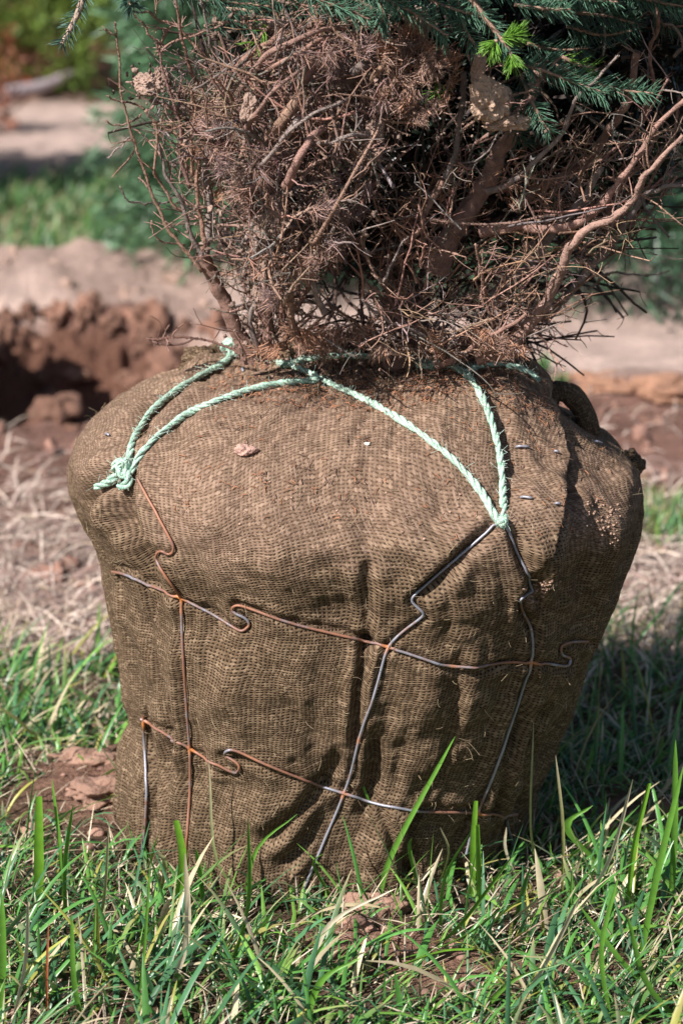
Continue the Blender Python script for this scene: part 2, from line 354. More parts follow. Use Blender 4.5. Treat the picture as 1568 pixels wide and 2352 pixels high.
# ------------------------------------------------------------------ burlap wrapped ball
prof_px = [(1930, 318, 1168), (1900, 300, 1182), (1850, 290, 1198), (1800, 288, 1212), (1750, 292, 1235), (1700, 302, 1262), (1650, 318, 1290), (1600, 304, 1308), (1500, 282, 1345),
           (1400, 262, 1388), (1350, 256, 1408), (1300, 254, 1428), (1250, 240, 1448), (1200, 212, 1460), (1150, 182, 1467), (1100, 165, 1468), (1060, 166, 1446), (1030, 176, 1412), (1000, 192, 1362), (960, 232, 1315), (930, 280, 1284), (900, 345, 1258), (870, 425, 1236), (850, 500, 1205)]
zz, cx_, aa = [], [], []
for py, l, r in prof_px:
    a, b = P(l, py, 0.0), P(r, py, 0.0); zz.append(a[2]); cx_.append((a[0] + b[0]) / 2); aa.append((b[0] - a[0]) / 2)
zz = [-.05] + zz + [.734, .739, .742, .743]; cx_ = [cx_[0]] + cx_ + [.04, .03, .02, .02]; aa = [aa[0] - .01] + aa + [.17, .11, .05, .001]
zz, cx_, aa = map(np.array, (zz, cx_, aa))
arc = np.concatenate([[0], np.cumsum(np.hypot(np.diff(zz), np.diff(aa)))])
NV, NU = 470, 1000
sv_ = np.linspace(0, arc[-1], NV)
def gsm(y, k=5):
    ker = np.hanning(2 * k + 3)[1:-1]; ker /= ker.sum(); return np.convolve(np.pad(y, k, mode='edge'), ker, 'valid')
zP = np.interp(sv_, arc, zz); aP = gsm(np.interp(sv_, arc, aa), 7); cP = gsm(np.interp(sv_, arc, cx_), 7); aP[-1] = .0005
tt = np.linspace(-1, 1, NU + 1)[:-1]; th = np.pi * (tt * .62 + .38 * tt ** 3)      # denser towards the front; 0 = front
TH, SV = np.meshgrid(th, sv_); ZB = np.interp(SV, sv_, zP); AB = np.interp(SV, sv_, aP); CB = np.interp(SV, sv_, cP)
ct, st_ = np.cos(TH), np.sin(TH); rs = (np.abs(ct) ** 2.25 + np.abs(st_) ** 2.25) ** (-1 / 2.25)
bx = CB + AB * rs * st_; by = -AB * .95 * rs * ct; V = np.stack([bx, by, ZB], -1)
def normals(V):
    du = np.roll(V, -1, 1) - np.roll(V, 1, 1); dv = np.gradient(V, axis=0); n = unit(np.cross(du, dv)); return n
def tri(i):
    return np.stack([i[:-1, :], i[:-1, (np.arange(NU) + 1) % NU], i[1:, (np.arange(NU) + 1) % NU], i[1:, :]], -1).reshape(-1, 4)
IDX = tri(np.arange(NU * NV).reshape(NV, NU))
def make_bvh(V, stp=4):
    Vs = V[::stp, ::stp]; a, b = Vs.shape[:2]; i = np.arange(a * b).reshape(a, b); j = (np.arange(b) + 1) % b
    f = np.stack([i[:-1], i[:-1][:, j], i[1:][:, j], i[1:]], -1).reshape(-1, 4)
    return BVHTree.FromPolygons(Vs.reshape(-1, 3).tolist(), f.tolist())
bvh0 = make_bvh(V)
def hit(bvh, px, py):
    d = ray(px, py); h = bvh.ray_cast(Vector(CAM), Vector(d))
    if h[0] is None:
        h = bvh.find_nearest(Vector(P(px, py, 0.0)))
    n = np.array(h[1]); n = n if n @ d < 0 else -n
    return np.array(h[0]), n
def seg_dist(V, pts):
    """distance to a polyline, signed (+ = to the right going along it, seen from outside) and along-parameter"""
    best = np.full(V.shape[:-1], 1e9); sg = np.zeros_like(best); tl = np.zeros_like(best); L = len(pts) - 1
    c0 = np.array([0, 0, .35])
    for i in range(L):
        a, b = pts[i], pts[i + 1]; ab = b - a; t = np.clip(((V - a) @ ab) / (ab @ ab), 0, 1); q = a + t[..., None] * ab
        d = np.linalg.norm(V - q, axis=-1); out = unit((a + b) / 2 - c0); s = (V - q) @ np.cross(ab, out)
        m = d < best; best = np.where(m, d, best); sg = np.where(m, np.sign(s), sg); tl = np.where(m, (i + t) / L, tl)
    return best, sg, tl
N0 = normals(V); N0[-1] = (0, 0, 1); N0 = np.where(((V - np.array([0, 0, .35])) * N0).sum(-1, keepdims=True) < 0, -N0, N0)
D = np.zeros(V.shape[:2])
lowf = 1 - sstep(.25, .55, ZB)
D += .014 * fbm(V[..., 0] * 6, V[..., 1] * 6, ZB * 6, 3, 60) + .004 * fbm(V[..., 0] * 22, V[..., 1] * 22, ZB * 22, 3, 61)
wob = TH + .12 * vnoise(TH * 2, ZB * 4, 0, 66)
D += lowf * .010 * vnoise(wob * 5.5, ZB * 1.8, 0, 62) + lowf * .006 * vnoise(wob * 13, ZB * 2.2, 0, 63) + .0025 * vnoise(wob * 26, ZB * 4, 0, 64)
# (polyline in the photograph, depth, width, ridge beside it)
creases = [
    ([(840, 1290), (848, 1380), (846, 1470)], .010, .010, .004),
    ([(846, 1470), (828, 1560), (815, 1680), (810, 1720)], .014, .008, .007),
    ([(850, 1680), (862, 1760), (850, 1830), (830, 1890)], .012, .009, .005),
    ([(870, 1850), (900, 1930), (945, 2030)], .009, .007, .003),
    ([(985, 1860), (950, 1900), (942, 1980), (960, 2050)], .012, .009, .005),
    ([(775, 1760), (720, 1830), (650, 1900), (600, 1930)], .013, .011, .006),
    ([(740, 1870), (690, 1950), (640, 2000)], .010, .012, .004),
    ([(845, 1470), (840, 1488), (850, 1500)], .022, .014, .0),
    ([(1050, 1480), (1040, 1560), (1030, 1700), (1005, 1800)], .010, .013, .005),
    ([(1060, 1545), (1110, 1535), (1170, 1515)], .008, .008, .0),
    ([(1120, 1220), (1060, 1275), (1000, 1330), (950, 1370)], .012, .011, .004),
    ([(1158, 1215), (1190, 1275), (1215, 1340), (1196, 1400), (1222, 1450)], .013, .011, .004),
    ([(1150, 1560), (1120, 1700), (1080, 1830)], .006, .012, .004),
    ([(1210, 1560), (1180, 1700), (1150, 1820), (1140, 1930)], .010, .010, .006),
    ([(1250, 1600), (1220, 1700), (1190, 1800)], .007, .010, .004),
    ([(300, 1120), (285, 1190), (325, 1260), (350, 1330)], .026, .020, .010),
    ([(250, 1260), (300, 1310), (330, 1370), (350, 1450)], .012, .012, .006),
    ([(320, 1400), (340, 1500), (370, 1600)], .008, .014, .004),
    ([(385, 1560), (390, 1700), (385, 1850), (400, 1960)], .009, .014, .005),
    ([(330, 1640), (345, 1750), (340, 1900)], .012, .012, .004),
    ([(480, 1480), (470, 1600), (475, 1750), (490, 1950)], .005, .018, .003),
    ([(640, 1600), (700, 1680), (720, 1740)], .006, .016, .004),
    ([(300, 1085), (250, 1120), (205, 1160)], .022, .016, .008),
    ([(740, 1240), (600, 1240), (480, 1300)], .004, .03, .0),
    ([(420, 905), (360, 960), (330, 1010)], .010, .015, .006),
    ([(1090, 880), (1135, 960), (1155, 1080), (1150, 1200)], .008, .014, .003),
    ([(1268, 1000), (1330, 1045), (1400, 1085), (1440, 1130)], .010, .012, .007), ([(1300, 1100), (1310, 1200), (1300, 1300)], .009, .012, .006), ([(1230, 1285), (1225, 1340), (1240, 1400)], .012, .009, .006),
    ([(500, 900), (430, 960), (400, 1040)], .006, .02, .005), ([(900, 1000), (860, 1100), (850, 1200), (845, 1290)], .004, .02, .004),
    ([(1180, 1010), (1190, 1100), (1180, 1180)], .005, .012, .002),
    ([(1380, 1100), (1350, 1250), (1330, 1400)], .006, .03, .003),
    ([(1240, 1700), (1210, 1800), (1190, 1900)], .010, .012, .004),
    ([(560, 1900), (580, 1980), (570, 2060)], .009, .012, .004),
    ([(1090, 1880), (1060, 1960), (1050, 2040)], .008, .010, .004),
]
wires = [
    ([(322, 1100), (345, 1150), (375, 1203), (396, 1243), (400, 1262), (390, 1272), (375, 1262), (365, 1270), (366, 1288), (385, 1325), (415, 1366), (420, 1400), (425, 1500), (432, 1600), (438, 1720), (440, 1820), (436, 1900), (430, 1990)], .75),
    ([(1138, 1204), (1118, 1218), (1060, 1272), (1000, 1325), (950, 1362), (944, 1378), (970, 1400), (968, 1414), (930, 1445), (888, 1488), (860, 1580), (830, 1690), (810, 1760), (790, 1825), (760, 1900), (715, 2000), (688, 2060)], .30),
    ([(1152, 1204), (1162, 1220), (1190, 1270), (1205, 1310), (1222, 1350), (1215, 1363), (1192, 1372), (1195, 1395), (1220, 1440), (1217, 1520), (1190, 1600), (1150, 1720), (1120, 1810), (1098, 1865), (1086, 1900), (1070, 1960)], .25),
    ([(262, 1310), (300, 1322), (350, 1345), (415, 1370), (470, 1400), (540, 1440), (560, 1445), (572, 1435), (565, 1420), (542, 1407), (535, 1395), (550, 1388), (600, 1405), (680, 1435), (760, 1455), (845, 1475), (890, 1485), (960, 1505), (1035, 1528), (1130, 1523), (1218, 1519), (1290, 1527), (1303, 1523), (1302, 1508), (1290, 1505), (1283, 1493), (1292, 1476), (1346, 1470)], .62),
    ([(326, 1650), (345, 1660), (390, 1690), (440, 1718), (500, 1755), (535, 1772), (550, 1768), (550, 1755), (524, 1737), (518, 1724), (540, 1720), (600, 1748), (680, 1780), (740, 1808), (790, 1822), (860, 1845), (930, 1860), (1000, 1865), (1100, 1865), (1165, 1873), (1185, 1868)], .55),
    ([(330, 1640), (336, 1700), (338, 1800), (336, 1880), (326, 1960)], .35),
    ([(1160, 1880), (1172, 1930), (1180, 1990)], .3),
]
creases += [(w_[0], .0035, .0065, .0022) for w_ in wires]
for pts, dep, wd, rg in creases:
    pl = np.array([hit(bvh0, *p)[0] for p in smooth(np.array(pts, float), 7 if len(pts) < 7 else len(pts) * 2)]); d, s, t = seg_dist(V, pl)
    e = np.clip(np.minimum(t, 1 - t) * 5 + .25, 0, 1) if dep > .0036 else 1.
    D += (-dep * np.exp(-(d / wd) ** 2) + rg * np.exp(-((d - 2 * wd) / (1.3 * wd)) ** 2)) * e
bulges = [((1235, 1290), .020, .035), ((1250, 1210), .010, .04), ((1400, 1220), .012, .07), ((230, 1090), .014, .05), ((270, 1000), .010, .05), ((1000, 900), .012, .06), ((1190, 1390), .006, .03),
          ((560, 1150), .012, .10), ((420, 870), .016, .04), ((470, 840), .022, .03), ((1150, 850), .02, .06), ((700, 1300), .006, .08), ((590, 1800), .010, .07), ((1440, 1080), .008, .04), ((300, 1760), .012, .05), ((860, 1060), .006, .08)]
for p, a, wd in bulges:
    q, _ = hit(bvh0, *p); D += a * np.exp(-((V - q) ** 2).sum(-1) / wd ** 2)
flap = np.array([hit(bvh0, *p)[0] for p in smooth(np.array([(1205, 850), (1243, 890), (1250, 950), (1264, 1005), (1284, 1060), (1292, 1100), (1283, 1150), (1266, 1200), (1250, 1240), (1232, 1285)], float), 22)])
d, s, t = seg_dist(V, flap); e = np.clip(np.minimum(t * 4 + .4, (1 - t) * 5), 0, 1)
jag = .0015 * vnoise(ZB * 160, TH * 0, 0, 70)
leftm = sstep(-.0015, .0015, -s * d + jag) if s.mean() > 9 else None
pq, _ = hit(bvh0, 1200, 1050); k_ = np.argmin(((V - pq) ** 2).sum(-1)); sgn_left = s.ravel()[k_]
sd_ = d * s * sgn_left + jag                                  # positive on the covering side
D += e * (.011 * np.exp(-np.clip(sd_, 0, 9) / .07) * sstep(-.001, .001, sd_) - .019 * np.exp(-np.clip(-sd_, 0, 9) / .007) * sstep(.001, -.001, sd_) * 1.0)
D *= sstep(0, .03, AB)
V2 = V + N0 * D[..., None]
bvh = make_bvh(V2, 2)
# cloth coordinates: wrapped round the side, laid flat over the top
shoulder = np.interp(.60, zP, sv_); R0 = .375
tb = sstep(shoulder - .10, shoulder + .14, SV)
uu = (TH * R0) * (1 - tb) + (V[..., 0]) * tb; vv = SV * (1 - tb) + (shoulder + (V[..., 1] + .37)) * tb
uvp = np.stack([uu, vv], -1); Dm = D * .2; uvp[..., 1] += Dm
uvp[..., 0] += .02 * vnoise(V[..., 0] * 4, V[..., 2] * 4, V[..., 1] * 4, 77); uvp[..., 1] += .035 * vnoise(V[..., 0] * 5, V[..., 2] * 5, V[..., 1] * 5, 78)
pxs, pys = proj(V2)
# the right-hand flap of cloth has its yarns running steeply
rot = sstep(950, 1080, pxs) * (V2[..., 1] < .3); an = -rot * 1.15
ur = uvp[..., 0] * np.cos(an) - uvp[..., 1] * np.sin(an); vr = uvp[..., 0] * np.sin(an) + uvp[..., 1] * np.cos(an)
flat = (rot > .98); keep = ~flat
uvp = np.where((rot > .5)[..., None], np.stack([uvp[..., 0] * math.cos(-1.35) - uvp[..., 1] * math.sin(-1.35), uvp[..., 0] * math.sin(-1.35) + uvp[..., 1] * math.cos(-1.35)], -1), uvp) if False else uvp
dust = .74 * sstep(.47, .62, V2[..., 2] + .05 * fbm(V2[..., 0] * 5, V2[..., 1] * 5, V2[..., 2] * 5, 3, 80)) + .12
for p, wd, a in (((580, 1180), .12, .5), ((980, 1130), .10, .4), ((1380, 1180), .035, .9), ((1215, 1380), .02, .7), ((1320, 1230), .04, .5), ((700, 860), .15, .4)):
    q, _ = hit(bvh, *p); dust += a * np.exp(-((V2 - q) ** 2).sum(-1) / wd ** 2)
darkened = np.zeros_like(dust)
for p, wd, a in (((610, 900), .07, .5), ((845, 1460), .012, 1.0), ((870, 870), .05, .4), ((1000, 1330), .02, .6), ((1075, 1250), .02, .6), ((440, 930), .05, .5), ((1150, 900), .05, .4)):
    q, _ = hit(bvh, *p); darkened += a * np.exp(-((V2 - q) ** 2).sum(-1) / wd ** 2)
darkened += .2 * np.exp(-(D + .012) ** 2 / .006 ** 2) * (D < -.006)  # darker tone in the creases of the cloth
mb = MB(); mb.add(V2, IDX, np.stack([dust, np.clip(darkened, 0, 1), dust * 0], -1).reshape(-1, 3))
ball = empty('burlap_root_ball', 'big brown burlap wrapped root ball standing on the grass', 'root ball')
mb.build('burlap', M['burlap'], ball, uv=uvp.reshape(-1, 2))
def S(px, py, off=0.0):
    p, n = hit(bvh, px, py); return p + n * off

def cloth_lump(name, c, size, seed, rough=.3, sub=4):
    m = MB(); v, f = ico(sub); dd = 1 + rough * fbm(v[:, 0] * 1.5 + seed, v[:, 1] * 1.5, v[:, 2] * 1.5, 4, seed)
    vv = np.asarray(c) + v * np.asarray(size) * dd[:, None]; m.add(vv, np.hstack([f, -np.ones((len(f), 1), int)]), np.array([.15, .1, 0]))
    return m.build(name, M['burlap'], ball, uv=np.stack([vv[:, 0] * 1.1 + vv[:, 1] * .6, vv[:, 2] * 1.2 + vv[:, 1] * .5], -1))
MB_add = MB.add
def _add(s, v, f, c):
    v = np.asarray(v, float).reshape(-1, 3); f = np.asarray(f, int); c = np.asarray(c, float)
    s.v.append(v); s.f.append(np.where(f < 0, -1, f + s.n)); s.c.append(np.broadcast_to(c, v.shape).copy() if c.ndim <= 1 else c.reshape(-1, 3)); s.n += len(v)
MB.add = _add
tag(cloth_lump('burlap_bunch', P(468, 848, .12), (.034, .05, .036), 3), 'bunched burlap lump on the left shoulder')
tag(cloth_lump('burlap_bunch', P(700, 815, .02), (.055, .05, .032), 5), 'bunched burlap beside the trunk')
tag(cloth_lump('burlap_bunch', P(1448, 1070, .03), (.020, .03, .022), 8), 'small burlap knob on the right shoulder')
def curl_sheet(name, pts, rad, a0, a1, width_n=22, depth=.09, seed=0):
    """rolled hem: an arc of cloth swept away from the camera"""
    pts = np.asarray(pts); n = 70; q = smooth(pts, n); m = MB()
    tan = unit(np.gradient(q, axis=0)); out = unit(np.cross(np.broadcast_to([0, -1., 0], q.shape), tan)); rows = []
    for k, a in enumerate(np.linspace(a0, a1, width_n)):
        jr = 1 + .18 * vnoise(np.linspace(0, 6, n) + seed, np.full(n, k * .15), 0, seed)
        rows.append(q + out * (rad * np.cos(a) * jr)[:, None] + np.array([0, 1., 0]) * (rad * 1.5 * np.sin(a) * jr)[:, None])
    Vv = np.stack(rows, 0); i = np.arange(width_n * n).reshape(width_n, n)
    m.add(Vv, np.stack([i[:-1, :-1], i[:-1, 1:], i[1:, 1:], i[1:, :-1]], -1).reshape(-1, 4), np.array([.1, .15, 0]))
    uv = np.stack(np.meshgrid(np.linspace(0, .17, n), np.linspace(0, .09, width_n)), -1).reshape(-1, 2)
    o = m.build(name, M['burlap'], ball, uv=uv); sm = o.modifiers.new('thick', 'SOLIDIFY'); sm.thickness = .003; return o
tag(curl_sheet('burlap_hem', [P(1252, 925, .02), P(1268, 903, .02), P(1298, 903, .02), P(1325, 925, .03), P(1342, 960, .03), P(1350, 1000, .04)], .018, -2.3, 1.2, seed=4), 'rolled burlap hem curling up on the right shoulder')
# wire staples pinning the cloth
for p, q in (((1184, 1027), (1212, 1030)), ((1194, 1143), (1222, 1147)), ((1274, 1158), (1284, 1160)), ((1272, 1038), (1280, 1042)), ((244, 998), (254, 1003)), ((556, 848), (560, 856)), ((1362, 1015), (1378, 1022))):
    m = MB(); a, b = S(*p, off=.0005), S(*q, off=.0035); pts = smooth([a, a + (b - a) * .3 + [0, -.003, .002], b], 6)
    m.tubes(pts, .0019, 6, np.array([.0, 0, 0])); m.build('pin', M['wire'], ball)
# loose fibres along the cloth
m = MB(); n = 1500; kk = rng.integers(0, NU * NV, n * 6); Vf = V2.reshape(-1, 3); Nf = N0.reshape(-1, 3)
kk = kk[(Vf[kk, 1] < .12)][:n]; n = len(kk); p0 = Vf[kk]; nn = Nf[kk]; dr = unit(nn * .5 + rng.normal(0, 1, (n, 3))); L = rng.uniform(.004, .02, n)[:, None]
ts = np.linspace(0, 1, 5)[None, :, None]; bend = rng.normal(0, .35, (n, 1, 3))
pts = p0[:, None] + dr[:, None] * L[:, None] * ts + bend * L[:, None] * ts ** 2 + nn[:, None] * .0015
m.tubes(pts, .00030, 3, np.array([.42, .32, .2]) * rng.uniform(.6, 1.2, (n, 1)), cap=False)
tag(m.build('loose_fibres', M['dead'], ball), kind='stuff')

# ------------------------------------------------------------------ wire basket
wb = empty('wire_basket', 'rusty steel wire basket laced around the burlap ball', 'wire basket')
welds = [(416, 1369), (889, 1487), (1218, 1519), (440, 1720), (790, 1824), (1098, 1866), (334, 1662), (1035, 1528), (425, 1405), (828, 1695)]
WP = np.array([S(*p, off=.002) for p in welds])
for pts, rust in wires:
    n = len(pts) * 7; pp = smooth(np.array(pts, float), n); q = np.array([S(x, y, .0035) for x, y in pp])
    for _ in range(6): q[1:-1] = (q[:-2] + q[1:-1] * 2 + q[2:]) / 4; 
    for i in range(n):                                   # keep the wire just clear of the cloth
        h = bvh.find_nearest(Vector(q[i])); nn = np.array(h[1]); nn = nn if nn @ (q[i] - [0, 0, .35]) > 0 else -nn
        dd = (q[i] - np.array(h[0])) @ nn
        if dd < .0022: q[i] += nn * (.0022 - dd)
    dw = np.linalg.norm(q[:, None] - WP[None], axis=-1).min(1); g = np.exp(-(dw / .007) ** 2)
    ru = np.clip(rust + .35 * vnoise(np.arange(n) * .12, np.zeros(n), 0, int(pts[0][0])), 0, 1)
    m = MB(); m.tubes(q, .0020 + .0009 * g[None], 8, np.stack([ru, g * .8, ru * 0], -1)[None]); tag(m.build('wire', M['wire'], wb))

# ------------------------------------------------------------------ twine
def rope(m, q, rad=.0062, twist=150., col=(.20, .46, .34), seed=0):
    q = np.asarray(q); L = np.concatenate([[0], np.cumsum(np.linalg.norm(np.diff(q, axis=0), axis=1))]); n = max(24, int(L[-1] / .0016))
    s = np.linspace(0, L[-1], n); q = np.stack([np.interp(s, L, q[:, i]) for i in range(3)], -1)
    t = unit(np.gradient(q, axis=0)); cur = unit(np.cross(t[0], [.3, .2, 1])); N = []
    for i in range(n): cur = unit(cur - t[i] * (cur @ t[i])); N.append(cur)
    N = np.array(N); B = np.cross(t, N); fz = 1 + .22 * vnoise(s * 60, s * 0, 0, seed)
    for k in range(3):
        a = s * twist + k * 2.094 + 1.1 * vnoise(s * 18, s * 0, 0, seed + 9) + .25 * vnoise(s * 60, s * 0 + k, 0, seed + 11)
        c = q + (N * np.cos(a)[:, None] + B * np.sin(a)[:, None]) * (rad * .52 * fz)[:, None]
        cc = np.array(col) * (1 + .25 * vnoise(s * 25, s * 0 + k * 3, 0, seed))[:, None]
        m.tubes(c, rad * .54 * fz[None], 7, cc[None])
    # hairs
    nh = int(L[-1] * 420); i = rng.integers(0, n, nh); dr = unit(rng.normal(0, 1, (nh, 3)) + [0, -.3, .3]); ln = rng.uniform(.003, .009, nh)[:, None]
    ts = np.linspace(0, 1, 4)[None, :, None]; m.tubes(q[i][:, None] + dr[:, None] * (rad * .8 + ln[:, None] * ts) + rng.normal(0, .004, (nh, 1, 3)) * ts ** 2, .00028, 3, np.array([.5, .7, .6]), cap=False)
tw = empty('green_twine', 'pale green twisted twine lashed over the top of the root ball', 'twine')
def surf(pts, n, off): return np.array([S(x, y, off) for x, y in smooth(np.array(pts, float), n)])
def relax(q, k=8):
    q = q.copy()
    for _ in range(k): q[1:-1] = (q[:-2] + q[1:-1] * 2 + q[2:]) / 4
    return q
cords = [
    ([(300, 1085), (302, 1050), (315, 1000), (345, 950), (400, 907), (460, 868), (515, 838), (535, 815)], (.09, .30, .20)),
    ([(305, 1090), (330, 1045), (380, 990), (430, 958), (500, 925), (580, 898), (660, 885), (735, 878)], (.17, .42, .31)),
    ([(612, 832), (660, 842), (730, 872), (800, 905), (880, 945), (960, 995), (1040, 1062), (1105, 1135), (1142, 1205)], (.26, .48, .36)),
    ([(650, 848), (685, 834), (740, 824), (800, 820), (860, 824), (930, 830), (1000, 836), (1045, 846), (1085, 885), (1118, 950), (1138, 1030), (1148, 1100), (1154, 1200)], (.16, .38, .27)),
    ([(1065, 862), (1100, 846), (1150, 842), (1200, 856), (1235, 880)], (.10, .30, .22)),
    ([(870, 822), (930, 836), (1000, 850)], (.20, .44, .33)),
]
for i, (p, c) in enumerate(cords):
    m = MB(); rope(m, relax(surf(p, 60, .0045), 6), .0049 if i != 4 else .004, 150 - 10 * i, c, i); m.build('cord', M['twine'], tw)
def knot(px, py, size, tails, seed, off=.012):
    c = S(px, py, off); m = MB(); a = np.linspace(0, 2 * np.pi * 2.2, 70)
    q = c + np.stack([np.cos(a * 1.0) * size * (1 + .3 * np.sin(a * .5)), np.sin(a * 2) * size * .5, np.sin(a) * size * .8 + .002 * np.cos(a * 3)], -1)
    rope(m, q, .0046, 170, (.25, .50, .38), seed); q2 = c + np.stack([np.sin(a) * size * .55, np.cos(a) * size * .6 - .004, np.sin(a * 1.5) * size], -1)
    rope(m, q2, .0044, 170, (.22, .46, .34), seed + 1)
    for t in tails: rope(m, relax(np.array([c] + [S(x, y, o) for x, y, o in t]).repeat(4, 0), 10), .0054, 140, (.12, .36, .26), seed + 2)
    m.build('knot', M['twine'], tw)
knot(298, 1080, .010, [[(270, 1098, .014), (245, 1104, .012), (226, 1112, .010)], [(308, 1105, .01), (303, 1118, .008), (288, 1122, .010)]], 11)
knot(536, 812, .011, [], 15)
knot(1150, 1200, .004, [], 19, .006)

# ------------------------------------------------------------------ spruce (the balled tree)
tree = empty('spruce_tree', 'balled spruce with tied up dead brown lower branches and mud on them', 'tree')
BARK = np.array([.33, .200, .150]); 
def bark():
    if rng.random() < .25: return np.array([.27, .215, .19]) * rng.uniform(.75, 1.25)
    return BARK * rng.uniform(.75, 1.15) * np.array([1, rng.uniform(.94, 1.05), rng.uniform(.92, 1.12)])
def shoots(m, q, r, dens, lmin, lmax, droop=.0, spread=1.0):
    """side twigs with their own barbs along a polyline"""
    L = np.linalg.norm(np.diff(q, axis=0), axis=1).sum(); n = int(L * dens)
    if n < 1: return
    i = rng.integers(2, len(q) - 1, n); t = unit(np.gradient(q, axis=0))[i]; rd = unit(np.cross(t, rng.normal(0, 1, (n, 3))))
    rd[:, 1] *= .7; d = unit(t * rng.uniform(.3, 1.2, (n, 1)) + rd * spread); ln = rng.uniform(lmin, lmax, (n, 1))
    K = 7; ts = np.linspace(0, 1, K)[None, :, None]; bend = rng.normal(0, .30, (n, 1, 3)) + np.array([0, 0, .12 - droop])
    pts = q[i][:, None] + d[:, None] * ln[:, None] * ts + bend * ln[:, None] * ts ** 2
    pts += rng.normal(0, .0008, pts.shape)
    rr = np.linspace(1, .45, K)[None] * rng.uniform(.0008, .0019, (n, 1)); cs = np.array([bark() for _ in range(n)])
    m.tubes(pts, rr, 4, cs)
    nb = rng.integers(2, 6, n); ii = np.repeat(np.arange(n), nb); k = rng.integers(1, K - 1, len(ii)); p = pts[ii, k]
    d2 = unit(d[ii] + rng.normal(0, .8, (len(ii), 3))); l2 = ln[ii] * rng.uniform(.15, .5, (len(ii), 1)); t4 = np.linspace(0, 1, 5)[None, :, None]
    m.tubes(p[:, None] + d2[:, None] * l2[:, None] * t4 + rng.normal(0, .25, (len(ii), 1, 3)) * l2[:, None] * t4 ** 2, np.linspace(.0009, .0005, 5)[None], 3, cs[ii] * 1.05)
def nubs(m, q, r, dens=900, col=None):
    """needle stubs that roughen dead twigs"""
    L = np.linalg.norm(np.diff(q, axis=0), axis=1).sum(); n = int(L * dens)
    if n < 1: return
    i = rng.integers(0, len(q) - 1, n); f = rng.random((n, 1)); p = q[i] * (1 - f) + q[i + 1] * f; t = unit(np.gradient(q, axis=0))[i]
    d = unit(unit(np.cross(t, rng.normal(0, 1, (n, 3)))) + t * .4); rr = np.asarray(r)[i][:, None]
    m.tubes(np.stack([p + d * rr * .7, p + d * (rr + rng.uniform(.0008, .002, (n, 1)))], 1), np.array([[.0007, .0004]]), 3, (col if col is not None else BARK) * rng.uniform(.7, 1.1, (n, 1)))
BURY = [0.]
def branch(pts, w0, w1, y0, y1, dens=40, lm=(.02, .07), parent=tree, col=None, name='branch', sub=10, kn=.12):
    pts = np.array(pts, float); yy = np.linspace(y0, y1, len(pts)) + BURY[0] * np.abs(np.linspace(-1, 1, len(pts))) ** 2; q3 = np.array([P(a, b, y) for (a, b), y in zip(pts, yy)])
    n = len(pts) * 6; q = smooth(q3, n); q += .0015 * np.stack([vnoise(np.arange(n) * .35, np.zeros(n) + k, 0, int(pts[0][0]) + k) for k in range(3)], -1)
    r = np.linspace(w0, w1, n) / 2 * .000645; r = r * (1 + kn * vnoise(np.arange(n) * .5, np.zeros(n), 0, 5) + .5 * kn * vnoise(np.arange(n) * 1.6, np.zeros(n), 0, 6))
    m = MB(); c = bark() if col is None else np.array(col); m.tubes(q, r[None], 10 if w0 > 12 else 6, c)
    if dens: shoots(m, q, r, dens, *lm)
    if w0 < 14: nubs(m, q, r, 1100, c)
    else:
        # old bud scale scars and flakes on thick limbs
        nubs(m, q, r, 700, c * .8)
    return m.build(name, M['bark'], parent), q
tr, trq = branch([(985, 850), (955, 760), (925, 690), (905, 600), (900, 450), (905, 250), (910, 0), (915, -400), (920, -1100)], 120, 60, .06, .10, 0, name='trunk', col=(.17, .105, .08), kn=.25)
